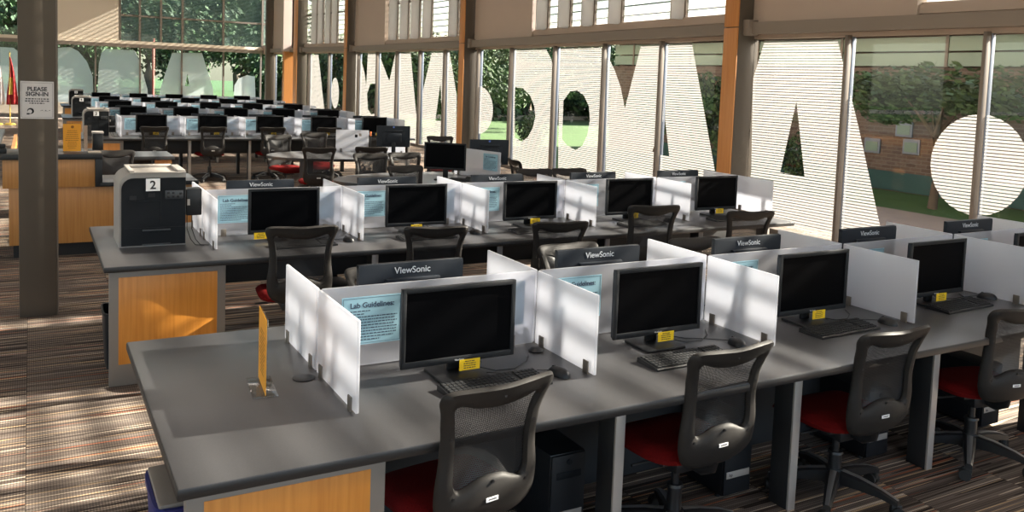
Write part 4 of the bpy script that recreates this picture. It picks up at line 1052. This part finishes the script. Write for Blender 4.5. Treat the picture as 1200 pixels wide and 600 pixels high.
mb = MB(); mb.box(.50, .615, 9.56, 9.68, ZC, ZC+.012, .002); tag(obj('note_pad', mb.mesh('note_pad', MT['cream'], 40)), 'cream note pad at the right corner of the reception counter', 'note pad')
mb = MB(); mb.box(-.28, -.20, 9.56, 9.72, ZC, ZC+.05, .01); mb.box(-.27, -.21, 9.60, 9.66, ZC+.05, ZC+.09, .01); tag(obj('telephone', mb.mesh('telephone', MT['black'], 40)), 'black desk telephone on the reception counter left of the column', 'telephone')
mb = MB(); mb.box(-.34, -.22, 9.9, 10.2, ZC, ZC+.004); tag(obj('paper_sheet', mb.mesh('paper_sheet', MT['white'])), 'white paper lying on the counter left of the column', 'paper')
put_chair(.83, 10.45, 178, 'mesh chair facing us in the notch behind the reception counter')

# ---- oval collaboration tables
def oval(name, c, rx, ry, label):
    t = thing(name, label, 'table', (c[0], c[1], 0))
    mb = MB(); N = 64; P = [(rx*math.cos(2*PI*i/N), ry*math.sin(2*PI*i/N)) for i in range(N)]
    mb.prism(P, .705, .735, 'z'); obj('tabletop', mb.mesh('tabletop', MT['tablegrey'], 40), t)
    P2 = [((rx+.004)*math.cos(2*PI*i/N), (ry+.004)*math.sin(2*PI*i/N)) for i in range(N)]
    mb = MB(); mb.prism(P2, .698, .728, 'z'); obj('edge_band', mb.mesh('edge_band', MT['edge'], 40), t)
    for s in (-1, 1):
        mb = MB(); mb.box(s*rx*.5-.05, s*rx*.5+.05, -.18, .18, .03, .70, .01); mb.box(s*rx*.5-.05, s*rx*.5+.05, -ry*.7, ry*.7, 0, .035, .008); obj('pedestal', mb.mesh('pedestal', MT['legdark'], 40), t)
    return t
oval('oval_table', (4.0, 9.18), 1.1, .62, 'oval grey shared table between the second bench and the windows')
oval('oval_table', (3.95, 12.1), 1.1, .66, 'further oval grey shared table, behind the first one')
def free_div(p, q, label, grp):
    a = math.atan2(q[1]-p[1], q[0]-p[0]); L = math.hypot(q[0]-p[0], q[1]-p[1])
    return divider(L, p, a, label, grp, (.08, L-.08))
gd = 'dividers on the oval tables'
d1 = free_div((4.70, 8.72), (4.50, 9.52), 'frosted divider with a blue sheet on the nearer oval table, beside a monitor', gd)
n_ = notice((4.652-.010, 8.86, .845), R(-76), 'blue guidelines sheet on the divider of the nearer oval table', None)
d2 = free_div((4.82, 11.94), (4.70, 12.55), 'frosted divider on the further oval table, right of the white one', gd)
n_ = notice((4.755, 12.20, .845), R(-79), 'blue guidelines sheet on the divider of the further oval table', None)
d3 = free_div((3.98, 12.60), (4.42, 12.40), 'white divider with sun streaks and small sockets on the further oval table', gd)
for i_, (dx_, dz_, m_) in enumerate(((.30, .24, 'black'), (.36, .26, 'prngrey'))):
    mb = MB(); mb.box(dx_-.02, dx_+.02, -.012, -.006, dz_-.02, dz_+.025, .002); obj('socket', mb.mesh('socket', MT[m_], 40), d3)
m3 = put_mon(4.12, 8.98, R(-53)+R(15), 'black monitor with a yellow card on the nearer oval table', None, .09, dz=.06, skip=('front_lettering',))
def hp_monitor(x, y, rz, label):
    m = put_mon(x, y, rz, label, None, None, dz=.07, skip=('front_lettering', 'brand_lettering'))
    for c in m.children:
        if c.name.startswith('housing'):
            mb = MB(); mb.cyl((0, .013, .345), (0, .017, .345), .013, n=20); obj('round_badge', mb.mesh('round_badge', MT['logoblue'], 40), c)
    return m
hp_monitor(4.86, 9.32, PI-R(12), 'black monitor with a small blue badge, turned away, behind the nearer oval table divider')
hp_monitor(4.62, 11.9, PI-R(12), 'black monitor with a small blue badge, turned away, at the further oval table')
mb = MB(); mb.cyl((0, 0, 0), (0, 0, .30), .008, n=10); mb.mi = 1; mb.cyl((0, 0, .30), (0, 0, .36), .012, n=12); mb.mi = 0; mb.cyl((0, 0, 0), (0, 0, .012), .05, n=18)
tag(obj('desk_pole', mb.mesh('desk_pole', [MT['black'], mat('orange_tip', (.8, .2, .05), .5)], 40), None, (4.20, 11.7, .7355)), 'thin black desk pole with an orange tip on the further oval table', 'pole')
dup(ms, (4.42, 8.95, ZD+.001), R(40), 'black mouse on the nearer oval table below the monitor')
dup(kb, (4.32, 8.80, ZD+.001), R(-40), 'black keyboard on the nearer oval table below the monitor')
for i, (x, y, a, l) in enumerate([
    (3.30, 11.25, 10, 'mesh chair with red seat before the further oval table, left'),
    (4.05, 11.30, 15, 'mesh chair before the further oval table, in front of the white divider'),
    (3.60, 9.82, 186, 'mesh chair facing us behind the nearer oval table, left'),
    (4.10, 9.90, 182, 'mesh chair facing us behind the nearer oval table, beside the monitor'),
    (3.55, 8.40, 172, 'dark mesh chair at the near side of the nearer oval table'),
    (3.32, 12.95, 170, 'mesh chair at the left end of the further oval table'),
    (3.95, 13.4, 182, 'mesh chair behind the further oval table, below a monitor'),
    (5.75, 12.7, 200, 'empty mesh chair by the windows, beyond the further oval table'),
    (5.02, 11.1, 20, 'mesh chair between the two oval tables by the windows'),
    (5.42, 9.15, 100, 'open frame mesh chair right of the badge monitor by the windows'),
    (4.78, 7.86, 186, 'mesh chair by the windows behind the second bench, left of two'),
    (5.22, 7.84, 186, 'mesh chair by the windows behind the second bench, right of two')]):
    put_chair(x, y, a, l)

# ---- flags at the far left
def flag(x, m, label, gold=None):
    t = thing('flag', label, 'flag', (x, 30, 0))
    mb = MB(); mb.cyl((0, 0, 0), (0, 0, 2.10), .014, n=10); mb.cyl((0, 0, 0), (0, 0, .05), .16, .12, 24); mb.cyl((0, 0, 2.1), (0, 0, 2.2), .025, .004, 10); obj('pole', mb.mesh('pole', MT['goldflag'], 40), t)
    mb = MB()
    def fn(u, v):
        z = 2.02-v*1.42; w = .03+.27*min(1, v*1.15)*(.35+.65*u if False else 1); x_ = (u-.25)*w; return (x_+.02*math.sin(v*5), .04*math.sin(u*14+v*2)*min(1, v*2+.1)-.02, z)
    mb.grid(fn, 18, 14)
    for f in mb.bm.faces:
        c = f.calc_center_median()
        if gold and .9 < c.z < 1.45 and abs(c.x-.02) < .05 and int(c.z*22) % 2: f.material_index = 1
    c = obj('cloth', mb.mesh('cloth', m, 80), t); md = c.modifiers.new('s', 'SOLIDIFY'); md.thickness = .004
    return t
flag(-.53, [MT['redflag'], MT['goldflag']], 'red flag with gold emblem furled on a gold pole at the far left windows', True)
flag(-.86, [MT['whiteflag'], MT['blueflag']], 'furled pale flag with blue canton at the left edge', True)
# low tables and clutter near the far left
for i, (x, y) in enumerate(((-1.4, 18.5), (-1.6, 23.5))):
    t = thing('low_table', 'low wooden table by the far left windows, %s' % ('nearer', 'further')[i], 'table', (x, y, 0))
    mb = MB(); mb.box(-.8, .8, -.4, .4, .68, .72, .01); obj('table_top', mb.mesh('table_top', MT['legdark'], 40), t)
    for sx in (-.7, .7):
        for sy in (-.33, .33):
            mb = MB(); mb.box(sx-.025, sx+.025, sy-.025, sy+.025, 0, .68); obj('leg', mb.mesh('leg', MT['silver']), t)
